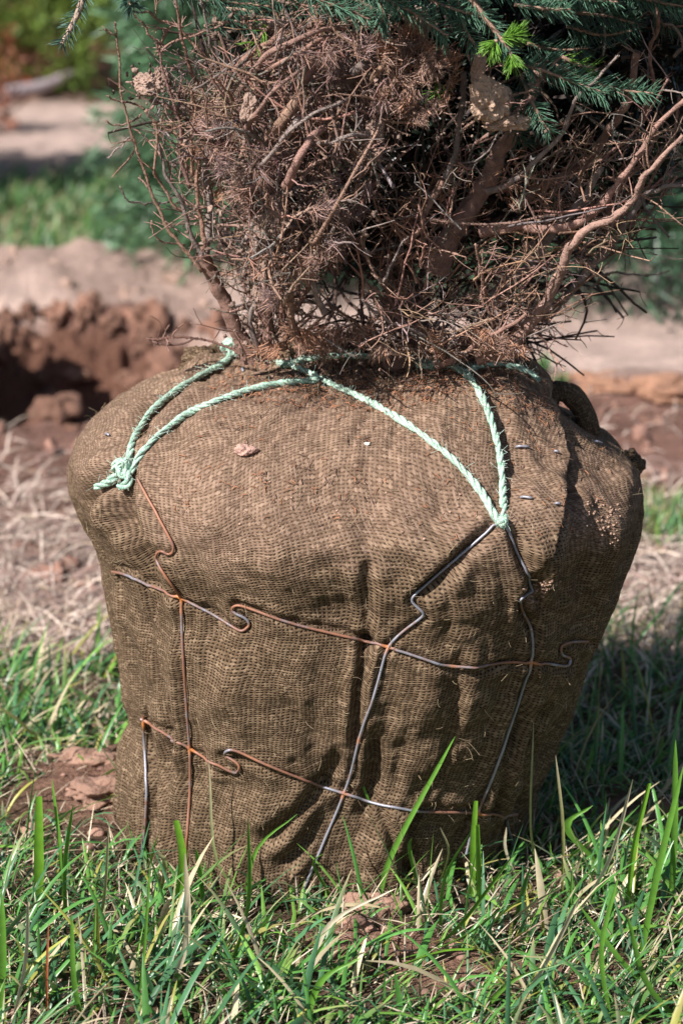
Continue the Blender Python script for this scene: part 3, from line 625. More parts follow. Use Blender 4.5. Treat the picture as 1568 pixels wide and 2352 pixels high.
B = [
    # left limb and its forks
    ([(575, 828), (548, 770), (525, 715), (500, 660), (478, 615), (464, 580)], 40, 29, -.10, -.16, 12),
    ([(464, 622), (414, 563), (387, 523), (357, 460), (334, 403), (320, 357), (307, 320), (293, 260), (278, 207), (272, 120), (262, 52)], 9, 4, -.16, -.20, 22),
    ([(424, 493), (401, 470), (379, 436), (359, 403), (355, 388), (360, 312), (355, 282), (333, 253)], 7, 4, -.16, -.22, 30),
    ([(466, 603), (459, 578), (441, 543), (429, 508), (419, 465), (401, 436), (381, 403), (366, 330), (362, 300)], 13, 5, -.15, -.20, 35),
    ([(468, 590), (474, 560), (481, 503), (481, 453), (474, 403), (480, 340), (492, 290)], 20, 14, -.15, -.17, 40),
    ([(468, 575), (466, 528), (456, 478), (451, 428), (460, 360)], 12, 8, -.17, -.19, 40),
    ([(435, 430), (415, 362), (415, 300), (405, 260), (385, 200), (367, 125), (360, 90)], 8, 4, -.18, -.22, 30),
    ([(480, 240), (452, 190), (435, 155), (425, 113), (415, 63), (407, 15), (395, -60)], 9, 5, -.16, -.22, 40),
    ([(500, 170), (490, 125), (480, 88), (470, 30), (462, 0), (455, -40)], 7, 5, -.18, -.24, 12),
    ([(430, 420), (425, 330), (412, 250), (418, 180)], 7, 4, -.14, -.16, 60),
    ([(500, 400), (510, 300), (505, 220), (515, 150)], 14, 8, -.12, -.16, 70),
    ([(445, 400), (440, 330), (450, 260), (440, 210)], 9, 5, -.18, -.22, 70),
    ([(388, 465), (350, 467), (321, 467), (295, 461), (273, 429)], 4, 3, -.16, -.20, 0),
    ([(327, 262), (300, 280), (265, 288), (243, 278)], 4, 3, -.17, -.20, 8),
    ([(298, 315), (272, 342), (248, 363)], 4, 3, -.18, -.20, 8),
    ([(309, 348), (285, 375), (255, 410)], 4, 2, -.18, -.22, 10),
    ([(330, 252), (297, 234), (272, 232), (247, 220)], 5, 3, -.17, -.20, 10),
    ([(424, 565), (395, 556), (370, 555), (352, 530), (348, 508)], 4, 3, -.16, -.20, 0),
    ([(335, 255), (368, 237), (388, 250)], 5, 3, -.19, -.20, 6),
    ([(352, 305), (395, 297), (425, 282), (460, 270)], 5, 4, -.20, -.22, 6),
    ([(420, 60), (370, 48), (345, 30), (305, 28)], 5, 4, -.18, -.22, 25),
    ([(376, 105), (345, 80), (325, 50), (300, 25)], 5, 3, -.18, -.20, 20),
    ([(490, 160), (440, 95), (400, 60), (360, 120)], 7, 4, -.14, -.18, 50),
    ([(360, 130), (390, 100), (450, 80), (520, 50)], 6, 5, -.12, -.12, 40),
    # second stems
    ([(618, 815), (614, 760), (609, 703), (601, 640), (594, 578), (585, 510), (570, 440)], 34, 22, -.12, -.22, 70),
    ([(652, 800), (649, 750), (646, 703), (645, 640), (650, 560), (640, 480)], 22, 12, -.12, -.20, 70),
    ([(655, 722), (685, 697), (705, 665), (715, 635), (738, 593), (760, 558), (782, 525), (800, 490)], 18, 12, -.14, -.24, 60),
    ([(690, 800), (672, 740), (668, 680), (690, 600), (720, 540)], 22, 12, -.16, -.26, 40),
    ([(590, 800), (575, 740), (590, 690), (620, 640)], 14, 9, -.18, -.22, 50),
    ([(745, 720), (720, 650), (735, 580), (770, 520)], 14, 8, -.2, -.28, 50),
    ([(640, 780), (600, 740), (580, 690), (560, 650)], 12, 6, -.12, -.16, 60),
    ([(528, 716), (560, 702), (596, 680)], 4, 3, -.14, -.14, 0),
    ([(490, 628), (530, 632), (575, 628)], 8, 6, -.14, -.18, 90),
    # centre
    ([(588, 170), (638, 150), (688, 120), (718, 100), (760, 80)], 9, 7, -.28, -.28, 20),
    ([(560, 195), (600, 140), (650, 105), (720, 75), (800, 60)], 12, 9, -.27, -.27, 50),
    ([(540, 160), (590, 115), (650, 80), (740, 55)], 10, 8, -.26, -.24, 50),
    ([(684, 205), (708, 162), (725, 130), (755, 95)], 26, 20, -.26, -.25, 40),
    ([(622, 318), (650, 275), (675, 240), (700, 205)], 22, 18, -.27, -.28, 40),
    ([(652, 322), (675, 290), (700, 258)], 12, 9, -.29, -.29, 40),
    ([(656, 425), (675, 390), (695, 345), (718, 310), (738, 296)], 16, 12, -.30, -.31, 40),
    ([(718, 330), (760, 326), (800, 312), (850, 312)], 8, 7, -.30, -.30, 60),
    ([(803, 178), (820, 157), (835, 145), (870, 110)], 18, 14, -.25, -.22, 30),
    ([(853, 188), (870, 160), (890, 132), (925, 80)], 11, 9, -.27, -.24, 20),
    ([(850, 248), (888, 215), (920, 192), (943, 172), (980, 150), (1030, 110)], 11, 8, -.28, -.28, 60),
    ([(925, 195), (950, 192), (1000, 185), (1020, 175)], 5, 4, -.29, -.29, 20),
    ([(735, 0), (752, 30), (768, 70), (805, 100), (815, 115)], 6, 4, -.32, -.31, 10),
    ([(830, 0), (880, 50), (912, 70), (925, 115), (930, 145)], 5, 4, -.30, -.28, 20),
    ([(560, 560), (600, 480), (660, 440), (720, 420), (790, 430)], 12, 8, -.22, -.26, 80),
    # right
    ([(1000, 620), (1030, 548), (1070, 491), (1101, 442), (1125, 400), (1145, 350), (1175, 310), (1215, 230), (1240, 150)], 56, 26, -.06, -.04, 25),
    ([(1121, 442), (1148, 432), (1188, 409), (1218, 380), (1285, 313), (1307, 257), (1330, 214), (1374, 174), (1419, 127)], 14, 5, -.12, -.20, 25),
    ([(1100, 530), (1184, 519), (1218, 524), (1263, 526), (1307, 519), (1343, 501), (1374, 477), (1401, 445), (1425, 413), (1464, 357), (1497, 302), (1531, 264), (1575, 228)], 26, 9, -.10, -.20, 25),
    ([(1130, 680), (1188, 633), (1218, 608), (1236, 582), (1263, 541), (1292, 508), (1312, 488), (1350, 440), (1380, 380)], 25, 16, -.04, -.06, 25),
    ([(1095, 823), (1144, 808), (1174, 788), (1203, 761), (1227, 729), (1252, 698), (1266, 664), (1280, 635), (1296, 606), (1305, 573), (1318, 555), (1352, 524), (1397, 508), (1426, 486), (1457, 457), (1464, 436), (1481, 403), (1530, 350), (1568, 310)], 34, 8, -.10, -.24, 20),
    ([(1250, 735), (1278, 700), (1296, 682), (1316, 664), (1350, 620), (1395, 570), (1430, 520), (1475, 454), (1497, 441), (1530, 430), (1580, 424)], 24, 8, .02, -.06, 25),
    ([(1350, 667), (1397, 629), (1441, 630), (1486, 635), (1537, 620)], 6, 3, .0, .0, 12),
    ([(1441, 499), (1497, 510), (1553, 506)], 5, 3, -.1, -.14, 8),
    ([(1468, 454), (1493, 492), (1533, 546)], 5, 5, -.12, -.14, 5),
    ([(1256, 715), (1258, 740), (1262, 765), (1276, 784), (1303, 795)], 3, 3, -.1, -.12, 6),
    ([(985, 505), (1030, 510), (1070, 513), (1148, 513), (1227, 501), (1299, 489), (1340, 470)], 7, 4, -.24, -.18, 12),
    ([(1180, 480), (1230, 435), (1274, 413), (1330, 380), (1361, 357), (1385, 319), (1403, 290), (1426, 261), (1450, 200), (1460, 120)], 24, 16, -.02, -.06, 25),
    ([(1330, 390), (1392, 357), (1441, 319), (1470, 285), (1500, 240), (1530, 180)], 8, 5, -.12, -.16, 20),
    ([(1015, 415), (987, 465), (977, 490), (962, 528), (930, 560)], 16, 10, -.22, -.22, 30),
    ([(1063, 165), (1064, 214), (1057, 268), (1048, 321), (1042, 364), (1020, 410)], 13, 11, -.24, -.22, 25),
    ([(877, 653), (900, 603), (922, 560), (940, 545)], 6, 4, -.24, -.24, 10),
    ([(877, 653), (857, 625), (840, 588), (830, 553), (842, 518)], 6, 7, -.24, -.24, 16),
    ([(1010, 115), (1030, 175), (1022, 230), (1050, 290)], 5, 4, -.28, -.28, 12),
    ([(1090, 330), (1130, 300), (1170, 265), (1225, 225)], 7, 5, -.26, -.27, 12),
    ([(1060, 300), (1100, 270), (1170, 220), (1225, 210)], 6, 4, -.27, -.27, 15),
    ([(975, 275), (1000, 235), (1045, 225)], 6, 4, -.27, -.27, 15),
    ([(1060, 830), (1010, 800), (950, 760), (880, 730), (830, 690)], 9, 5, -.10, -.18, 60),
    ([(1000, 840), (1060, 815), (1110, 780), (1150, 760), (1210, 720)], 14, 8, -.12, -.16, 60),
    ([(900, 830), (860, 780), (800, 730), (750, 700)], 10, 5, -.08, -.18, 70),
    ([(950, 820), (930, 760), (900, 700), (880, 650)], 10, 6, -.10, -.20, 60),
    ([(1140, 790), (1120, 700), (1110, 640), (1090, 560)], 9, 5, -.10, -.18, 60),
    ([(1470, 280), (1500, 200), (1490, 120), (1510, 60), (1500, -20)], 10, 8, -.04, -.08, 60),
    ([(1545, 130), (1568, 100), (1552, 65), (1530, 55)], 7, 5, -.1, -.12, 10),
    ([(1400, 560), (1450, 500), (1500, 400), (1540, 330), (1560, 220)], 8, 5, .04, .0, 50),
    ([(1380, 600), (1440, 560), (1500, 480), (1545, 400)], 7, 4, .08, .05, 60),
    ([(560, 300), (620, 220), (700, 150)], 9, 6, -.30, -.32, 40),
    ([(600, 380), (690, 280), (800, 230)], 8, 5, -.31, -.33, 40),
    ([(720, 560), (800, 420), (870, 300)], 8, 5, -.30, -.33, 50),
    ([(1230, 200), (1260, 160), (1290, 130)], 6, 5, -.25, -.24, 10),
    ([(1390, 500), (1430, 420), (1490, 350), (1510, 280)], 9, 6, -.02, -.06, 40),
]
for pts, w0, w1, y0, y1, dens in B:
    if pts[0][0] > 960 and w0 >= 6 and y0 > -.2: y0 -= .04; y1 -= .10
    if w0 >= 8 and 520 < pts[-1][0] < 960 and pts[-1][1] < 330: y0 -= .05; y1 -= .05; w0 *= 1.25; w1 *= 1.25; bury = .05
    dens *= .75 if pts[0][0] > 500 else .5
    BURY[0] = bury if 'bury' in globals() and w0 >= 8 and 520 < pts[-1][0] < 960 and pts[-1][1] < 330 else 0.
    branch(pts, w0, w1, y0, y1, dens, (.015, .055) if w0 < 12 else (.025, .08))
# --- filling twigs
def in_poly(x, y, poly):
    poly = np.array(poly, float); r = np.zeros(x.shape, bool); j = len(poly) - 1
    for i in range(len(poly)):
        xi, yi = poly[i]; xj, yj = poly[j]; c = ((yi > y) != (yj > y)) & (x < (xj - xi) * (y - yi) / (yj - yi + 1e-9) + xi); r ^= c; j = i
    return r
def sample(poly, n):
    poly = np.array(poly, float); lo, hi = poly.min(0), poly.max(0); out = np.zeros((0, 2))
    while len(out) < n:
        q = rng.uniform(lo, hi, (n * 2, 2)); out = np.vstack([out, q[in_poly(q[:, 0], q[:, 1], poly)]])
    return out[:n]
def unproj(xy, y):
    dx = (xy[:, 0] - 784) / 1176 * TV; dy = -(xy[:, 1] - 1176) / 1176 * TV
    d = np.stack([dx, math.cos(PITCH) + dy * math.sin(PITCH), -math.sin(PITCH) + dy * math.cos(PITCH)], -1); t = (y - CAM[1]) / d[:, 1]; return CAM + d * t[:, None]
WHOLE = [(575, 815), (600, 700), (500, 590), (450, 480), (420, 360), (400, 200), (470, 60), (520, -40), (1590, -40), (1600, 250), (1530, 420), (1420, 560), (1340, 660), (1250, 750), (1180, 825), (900, 835)]
RIGHTL = [(860, 560), (950, 420), (1100, 330), (1300, 320), (1500, 300), (1480, 450), (1400, 560), (1330, 640), (1240, 750), (1150, 820), (900, 830), (780, 700)]
CENT = [(520, 150), (640, 70), (850, 60), (930, 130), (900, 230), (870, 330), (850, 450), (790, 560), (700, 640), (620, 720), (590, 620), (560, 500), (500, 380), (450, 290)]
root = np.array([.06, .02, .78])
def fill(poly, n, ya, yb, l0, l1, tint, r0=.0012, r1=.003, fan=1.0, barbs=5, individual=0, thr=None):
    xy = sample(poly, n);
    if thr is not None: xy = sample(poly, n * 3); xy = xy[fbm(xy[:, 0] / 60, xy[:, 1] / 60, 0, 2, 300) > thr][:n]; n = len(xy)
    yd = rng.uniform(ya, yb, n); p = unproj(xy, yd); d = unit(unit(p - root) * fan + rng.normal(0, .65, (n, 3))); ln = rng.uniform(l0, l1, (n, 1))
    K = 8; ts = np.linspace(0, 1, K)[None, :, None]; pts = p[:, None] + d[:, None] * ln[:, None] * (ts - .4) + rng.normal(0, .35, (n, 1, 3)) * ln[:, None] * (ts - .4) ** 2 + rng.normal(0, .0009, (n, K, 3))
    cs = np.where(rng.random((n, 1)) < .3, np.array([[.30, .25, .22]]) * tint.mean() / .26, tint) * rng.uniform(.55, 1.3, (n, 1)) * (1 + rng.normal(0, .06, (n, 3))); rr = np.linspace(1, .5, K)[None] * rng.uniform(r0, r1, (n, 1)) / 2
    ii = np.repeat(np.arange(n), barbs); k = rng.integers(1, K, len(ii)); q = pts[ii, k]; d2 = unit(d[ii] * .6 + rng.normal(0, .8, (len(ii), 3))); l2 = rng.uniform(.008, .035, (len(ii), 1)); t4 = np.linspace(0, 1, 4)[None, :, None]
    bp = q[:, None] + d2[:, None] * l2[:, None] * t4 + rng.normal(0, .3, (len(ii), 1, 3)) * l2[:, None] * t4 ** 2
    for a in range(individual):
        m = MB(); m.tubes(pts[a], rr[a][None], 6, cs[a]); m.tubes(bp[ii == a], np.linspace(.0008, .0005, 4)[None], 3, cs[ii[ii == a]]); nubs(m, pts[a], rr[a], 900, cs[a]); m.build('twig', M['bark'], tree)
    m = MB(); a = individual; m.tubes(pts[a:], rr[a:], 5, cs[a:]); s = ii >= a; m.tubes(bp[s], np.linspace(.0008, .0005, 4)[None], 3, cs[ii[s]]); return m
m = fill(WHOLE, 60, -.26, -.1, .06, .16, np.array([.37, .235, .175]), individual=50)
for f_ in (fill(RIGHTL, 230, -.26, .0, .06, .18, np.array([.37, .225, .165]), .0016, .0042, thr=.0), fill(WHOLE, 900, -.04, .30, .05, .2, np.array([.085, .055, .043]), .002, .008),  # deep inner twigs get a dark bark colour that stands in for shade
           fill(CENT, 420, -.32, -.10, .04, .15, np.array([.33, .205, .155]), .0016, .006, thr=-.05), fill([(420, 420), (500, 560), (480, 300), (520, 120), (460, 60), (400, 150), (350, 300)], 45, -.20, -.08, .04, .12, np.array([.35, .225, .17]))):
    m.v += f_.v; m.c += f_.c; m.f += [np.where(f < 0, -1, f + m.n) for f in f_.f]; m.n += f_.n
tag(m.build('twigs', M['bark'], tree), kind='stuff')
# --- dead needle tufts
def tuft(m, c, axis_, n, ln, col, w=.0011, droop=.4, spread=.9, along=.03):
    s = rng.random((n, 1)); p = c + axis_ * along * (s - .5); d = unit(unit(rng.normal(0, 1, (n, 3))) * spread + axis_ * .6 + np.array([0, 0, -droop])); L = rng.uniform(.6, 1.15, (n, 1)) * ln
    ts = np.linspace(0, 1, 3)[None, :, None]; pts = p[:, None] + d[:, None] * L[:, None] * ts + rng.normal(0, .12, (n, 1, 3)) * L[:, None] * ts ** 2
    m.ribbons(pts, np.array([[.8, 1, .35]]) * w, np.cross(d, rng.normal(0, 1, (n, 3))), np.asarray(col) * rng.uniform(.6, 1.3, (n, 1)))
def needles_cloud(m, poly, n, ya, yb, ln, cols, clump=35., down=.5, w=.0011, seed=0, thr=-.15):
    xy = sample(poly, n * 2); kp = fbm(xy[:, 0] / clump, xy[:, 1] / clump, 0, 3, seed) > thr; xy = xy[kp][:n]; n = len(xy)
    dep = .5 + .5 * vnoise(xy[:, 0] / 40, xy[:, 1] / 40, 0, seed + 1); yd = ya + (yb - ya) * np.clip(dep + rng.normal(0, .12, n), 0, 1); p = unproj(xy, yd)
    fx = vnoise(xy[:, 0] / 30, xy[:, 1] / 30, 3, seed + 2); fz = vnoise(xy[:, 0] / 30, xy[:, 1] / 30, 7, seed + 3)
    d = unit(np.stack([fx * 1.6, rng.normal(-.1, .5, n), fz * 1.4 - down], -1) + rng.normal(0, .5, (n, 3))); L = rng.uniform(.5, 1.2, (n, 1)) * ln; ts = np.linspace(0, 1, 3)[None, :, None]
    pts = p[:, None] + d[:, None] * L[:, None] * ts + rng.normal(0, .15, (n, 1, 3)) * L[:, None] * ts ** 2
    sel = np.clip(((fbm(xy[:, 0] / 55, xy[:, 1] / 55, 0, 3, seed + 4) + rng.normal(0, .35, n)) * 1.4 + .7), 0, len(cols) - 1.01).astype(int)
    m.ribbons(pts, np.array([[.8, 1, .35]]) * w, np.cross(d, rng.normal(0, 1, (n, 3))), np.array(cols)[sel] * rng.uniform(.55, 1.35, (n, 1)))
NC = [(.28, .185, .165), (.33, .20, .15), (.38, .18, .11)]
m = MB(); needles_cloud(m, CENT, 15000, -.34, -.10, .021, NC, seed=200, thr=.25, clump=55.); needles_cloud(m, CENT, 3500, -.22, -.05, .022, NC, seed=230, thr=-.1)
for poly, n, ya, yb in ((RIGHTL, 2400, -.22, .05), ([(560, 815), (1200, 815), (1200, 760), (900, 740), (620, 750)], 5200, -.25, .0), ([(940, 110), (1060, 130), (1020, 260), (900, 300), (860, 240)], 2200, -.31, -.25), ([(420, 200), (520, 150), (520, 460), (440, 420)], 1200, -.18, -.1), ([(880, 40), (960, 30), (990, 120), (900, 190), (850, 110)], 1800, -.31, -.26)):
    needles_cloud(m, poly, n, ya, yb, .016, [(.33, .21, .16), (.38, .20, .125), (.40, .19, .10)], seed=int(n))
tag(m.build('dead_needles', M['dead'], tree), kind='stuff')
# --- mud stuck in the branches
MUD = np.array([.34, .235, .185])
def mlump(m, c, size, col, sub, seed):
    v, f = ico(sub); d = 1 + .38 * fbm(v[:, 0] * 1.3 + seed, v[:, 1] * 1.3, v[:, 2] * 1.3, 3, seed) - .24 * np.abs(fbm(v[:, 0] * 4, v[:, 1] * 4 + seed, v[:, 2] * 4, 3, seed + 9)) + .05 * fbm(v[:, 0] * 11, v[:, 1] * 11, v[:, 2] * 11, 2, seed + 5)
    m.add(np.asarray(c) + v * np.asarray(size) * d[:, None], np.hstack([f, -np.ones((len(f), 1), int)]), np.asarray(col))
def mud1(cpx, size, yd, seed, col, lab=None):
    m = MB(); c = P(*cpx, yd); mlump(m, c, size, col, 5, seed); o = m.build('mud_clump', M['clod'], tree, smooth_=False)
    if lab: o['label'] = lab
mud1((1122, 236), (.028, .020, .031), -.27, 1, np.array([.52, .36, .26]), 'large pale crumbly mud clump under the green shoots')
mud1((1160, 280), (.034, .018, .014), -.265, 2, np.array([.50, .345, .25])); mud1((1098, 160), (.009, .009, .026), -.26, 12, np.array([.48, .33, .25]))
mud1((345, 192), (.022, .018, .016), -.19, 3, MUD, 'spiky grey mud clump on the outer left twigs'); mud1((366, 180), (.012, .012, .016), -.19, 4, MUD)
mud1((572, 245), (.013, .012, .020), -.32, 5, MUD * 1.1, 'round grey knob of mud in the dead branches')
for k, (c, sz) in enumerate([((850, 352), (.016, .012, .012)), ((628, 500), (.02, .014, .026)), ((600, 560), (.016, .012, .024)), ((860, 300), (.014, .01, .018)), ((642, 62), (.026, .014, .010)), ((560, 400), (.018, .012, .02)), ((600, 640), (.012, .012, .03)), ((970, 55), (.012, .01, .024)), ((770, 300), (.014, .01, .012))]):
    mud1(c, sz, -.27, 30 + k, MUD * rng.uniform(.85, 1.1))
m = MB()
for k, (c, n, sp, sz, yd) in enumerate([((345, 195), 60, (.05, .04, .045), .004, -.19), ((610, 560), 130, (.08, .04, .10), .005, -.27), ((640, 470), 120, (.10, .04, .10), .0045, -.27), ((590, 660), 90, (.05, .03, .10), .005, -.2), ((850, 340), 50, (.05, .03, .05), .004, -.27), ((620, 60), 60, (.10, .03, .03), .005, -.26),
        ((480, 420), 50, (.04, .03, .10), .004, -.17), ((700, 520), 110, (.12, .04, .10), .0045, -.26), ((600, 770), 120, (.06, .04, .05), .005, -.14), ((760, 220), 120, (.18, .04, .14), .004, -.3), ((540, 300), 120, (.12, .04, .14), .004, -.26), ((1140, 260), 40, (.08, .02, .06), .004, -.28), ((900, 808), 100, (.20, .05, .02), .004, -.2)]):
    c = P(*c, yd)
    for i in range(n):
        z = rng.uniform(.25, .8) * sz; lump(m, c + rng.normal(0, .4, 3) * np.array(sp), z * rng.uniform(.35, 1.5, 3), MUD * rng.uniform(.5, 1.0), 1, .9, k * 50 + i, 2.6)
tag(m.build('mud_crumbs', M['clod'], tree, smooth_=False), kind='stuff')
# --- green boughs
def bough(pts, w0, yd0, yd1, nl, dens, col, colb=None, name='green_bough', tipcol=None, spread=1.0, along=.5, woodcol=(.36, .23, .17), lab=None):
    pts = np.array(pts, float); yy = np.linspace(yd0, yd1, len(pts)); q = smooth(np.array([P(a, b, y) for (a, b), y in zip(pts, yy)]), len(pts) * 8)
    m = MB(); n0 = len(q); r = np.linspace(w0, w0 * .6, n0) / 2 * .000645; m.tubes(q, r[None], 6, np.array(woodcol)); nubs(m, q, r, 600, np.array(woodcol))
    o = m.build(name, M['bark'], tree)
    if lab: o['label'] = lab
    L = np.linalg.norm(np.diff(q, axis=0), axis=1).sum(); n = int(L * dens); i = rng.integers(0, n0 - 1, n); f = rng.random((n, 1)); p = q[i] * (1 - f) + q[i + 1] * f
    t = unit(np.gradient(q, axis=0))[i]; rd = unit(np.cross(t, rng.normal(0, 1, (n, 3)))); d = unit(rd * spread + t * along * rng.uniform(.5, 1.5, (n, 1))); l = nl * rng.uniform(.7, 1.15, (n, 1))
    ts = np.linspace(0, 1, 4)[None, :, None]; P_ = p[:, None] + d[:, None] * l[:, None] * ts + t[:, None] * l[:, None] * .18 * ts ** 2
    m = MB(); base = np.asarray(col) * rng.uniform(.6, 1.35, (n, 1))
    cc = np.stack([base * .8, base, base, base * 1.25 + .01], 1); side = np.cross(d, rng.normal(0, 1, (n, 3)))
    m.tubes(P_, np.array([[.00062, .00072, .00062, .0002]]), 3, cc, cap=False)
    m.build('needles', M['needle'], o); return o
BG = (.10, .215, .135); DG = (.045, .11, .065); YG = (.16, .34, .045)
bough([(1075, -15), (1100, 22), (1130, 62), (1155, 95), (1170, 122)], 15, -.36, -.38, .020, 1500, BG, lab='foremost green bough with bright new shoots')
for c in ([(1172, 122), (1178, 145)], [(1150, 88), (1190, 78)], [(1140, 92), (1128, 112)]):
    bough(c, 7, -.385, -.39, .020, 7500, YG, name='new_shoot', along=.9)
for pts, y0, y1, cl in (([(830, -30), (890, 0), (950, 30), (1030, 85)], -.32, -.34, BG), ([(940, -40), (990, 0), (1040, 20), (1110, 40)], -.30, -.33, BG), ([(1180, 10), (1250, 20), (1310, 22)], -.32, -.33, BG), ([(1040, -30), (1060, 30), (1070, 70), (1095, 110)], -.30, -.32, BG),
        ([(1250, 25), (1330, 30), (1400, 38), (1455, 52)], -.20, -.24, DG), ([(1240, 135), (1290, 155), (1340, 180), (1420, 205), (1500, 215)], -.22, -.28, BG), ([(1190, 150), (1240, 160), (1320, 190), (1390, 215)], -.24, -.28, BG), ([(1218, 230), (1232, 255), (1245, 280), (1262, 300)], -.26, -.28, BG),
        ([(1195, 170), (1210, 215), (1200, 260)], -.22, -.24, DG), ([(1430, -20), (1490, 0), (1568, 15)], -.2, -.25, BG), ([(1380, -20), (1450, -5), (1540, 10), (1590, 20)], -.18, -.25, BG), ([(560, -20), (640, 2), (720, 15), (800, 8)], -.2, -.24, DG), ([(520, 20), (600, 25), (680, 22), (760, 10)], -.18, -.22, DG),
        ([(780, -20), (840, 10), (880, 30)], -.26, -.28, DG), ([(1000, 175), (1010, 200), (1005, 215)], -.26, -.27, YG), ([(1290, 130), (1330, 150), (1360, 155)], -.24, -.24, YG), ([(470, 60), (530, 50), (600, 60)], -.1, -.12, DG), ([(1300, 60), (1380, 80), (1450, 70)], -.14, -.18, DG),
        ([(1500, 30), (1530, 60), (1568, 60)], -.1, -.12, DG), ([(900, -30), (910, 10), (930, 50)], -.24, -.26, DG), ([(1100, -20), (1200, -10), (1300, 0)], -.26, -.3, BG), ([(1250, -25), (1330, -5), (1420, 5)], -.26, -.3, BG), ([(1210, 100), (1280, 115), (1350, 110)], -.12, -.14, DG), ([(1150, 190), (1160, 230), (1200, 330)], -.18, -.18, DG),
        ([(480, -10), (540, 5), (620, 15)], -.3, -.3, DG), ([(700, -10), (780, 15), (850, 45)], -.32, -.32, BG), ([(860, -20), (880, 30), (870, 60)], -.32, -.32, BG), ([(380, -40), (430, -10), (500, 10)], -.05, -.05, DG), ([(620, 60), (600, 80), (585, 100)], -.28, -.29, YG)):
    bough(pts, 9, y0, y1, .024, 1700 if cl is not YG else 900, cl)
bough([(200, -40), (190, 0), (175, 40), (155, 80), (142, 102)], 17, -.22, -.24, .020, 1300, (.07, .15, .11), lab='mud caked green sprig hanging top left', woodcol=(.40, .29, .23))
bough([(300, -40), (296, 0), (302, 12)], 8, -.22, -.24, .022, 3800, (.07, .15, .11), lab='small green sprig tip hanging at the upper left')
# crown of the tree above and behind (dense, unseen, extended forward to shade the inside of the skirt)
m = MB(); n = 15000; a = rng.uniform(0, 2 * np.pi, n); z = rng.uniform(1.36, 3.0, n); rr = (.50 - .10 * np.clip(z - 1.36, 0, 2)) * np.sqrt(rng.uniform(.05, 1, n))
c = np.stack([.14 + rr * np.cos(a) * 1.15, .05 + rr * np.sin(a) * .85, z + .0 * rr], -1)
ne = 7000; ev = np.stack([rng.uniform(-.05, .75, ne), rng.uniform(-.50, -.1, ne), rng.uniform(1.345, 1.75, ne)], -1); c = np.vstack([c[~((c[:, 2] < 1.40) & (c[:, 1] < -.22))], ev]); keepm = vnoise(c[:, 0] * 7, c[:, 1] * 7, c[:, 2] * 5, 91) > -.35; c = c[keepm]; n = len(c)
d = unit(rng.normal(0, .6, (n, 3)) + (c - [.14, .05, 0]) * [1.5, 1.5, 0] + [0, 0, .5]); L = rng.uniform(.03, .07, (n, 1)); ts = np.linspace(0, 1, 3)[None, :, None]
m.ribbons(c[:, None] + d[:, None] * L[:, None] * ts, np.array([[.5, 1, .3]]) * .014, rng.normal(0, 1, (n, 3)), np.array(DG) * rng.uniform(.6, 1.5, (n, 1)), fold=.2)
tag(m.build('crown', M['needle'], tree), 'dense green crown of the tree above the dead skirt', kind='stuff')
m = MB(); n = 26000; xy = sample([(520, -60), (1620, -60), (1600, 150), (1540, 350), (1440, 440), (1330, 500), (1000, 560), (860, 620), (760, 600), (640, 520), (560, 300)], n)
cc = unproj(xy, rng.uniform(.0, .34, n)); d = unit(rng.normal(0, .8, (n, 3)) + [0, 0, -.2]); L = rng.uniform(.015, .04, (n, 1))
m.ribbons(cc[:, None] + d[:, None] * L[:, None] * ts, np.array([[.5, 1, .3]]) * .007, rng.normal(0, 1, (n, 3)), np.where(rng.random((n, 1)) < .6, np.array([[.012, .022, .014]]), np.array([[.030, .019, .014]])) * rng.uniform(.6, 1.4, (n, 1)))  # needle colours darkened to imitate shade inside the tree
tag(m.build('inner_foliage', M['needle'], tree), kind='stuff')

# --- small things lying on the ball
def lying_clod(px, py, size, col, label, name='dirt_clod', group=None, seed=0, off=.4):
    m = MB(); p = S(px, py, size[2] * off); lump(m, p, size, col, 3, .35, seed, 1.4); return tag(m.build(name, M['clod'], smooth_=False), label, 'clod', group)
lying_clod(562, 1036, (.016, .012, .008), (.50, .31, .25), 'small pink soil clod lying on the burlap below the twine', seed=5)
lying_clod(918, 843, (.022, .015, .013), (.26, .15, .12), 'dark crumbly clod beside the twine near the trunk', seed=9)
lying_clod(843, 1020, (.004, .004, .002), (.8, .75, .65), 'tiny white pebble on the burlap between the cords', name='pebble', seed=2)
m = MB(); q = smooth([P(336, 777, .0), P(360, 780, .0), P(400, 774, .0), P(440, 776, .0), P(480, 783, .0), P(530, 800, -.02), P(548, 812, -.03)], 40); r = np.interp(np.linspace(0, 1, 40), [0, .1, .5, 1], [.001, .0026, .0014, .0022])
m.tubes(q, r[None], 6, np.array([.17, .09, .07])); q2 = smooth([P(360, 790, .0), P(400, 792, 0), P(430, 786, 0), P(445, 777, 0)], 14); m.tubes(q2, .0017, 6, np.array([.14, .08, .065]))
q3 = smooth([P(362, 778, 0), P(370, 745, 0), P(350, 727, 0), P(343, 726, 0)], 14); m.tubes(q3, .0006, 4, np.array([.17, .09, .07])); nubs(m, q, r, 1500, np.array([.16, .09, .07])); shoots(m, q[:14], r, 130, .01, .03)
tag(m.build('dead_twig', M['bark']), 'dead brown twig sticking out left of the upper twine knot', 'twig')
m = MB(); n = 1500; xy = np.vstack([sample([(560, 825), (1240, 850), (1290, 1000), (1100, 900), (900, 950), (600, 930), (480, 900)], 1000), sample([(450, 930), (1400, 930), (1420, 1200), (1200, 1250), (400, 1180)], 220)]); cs = []
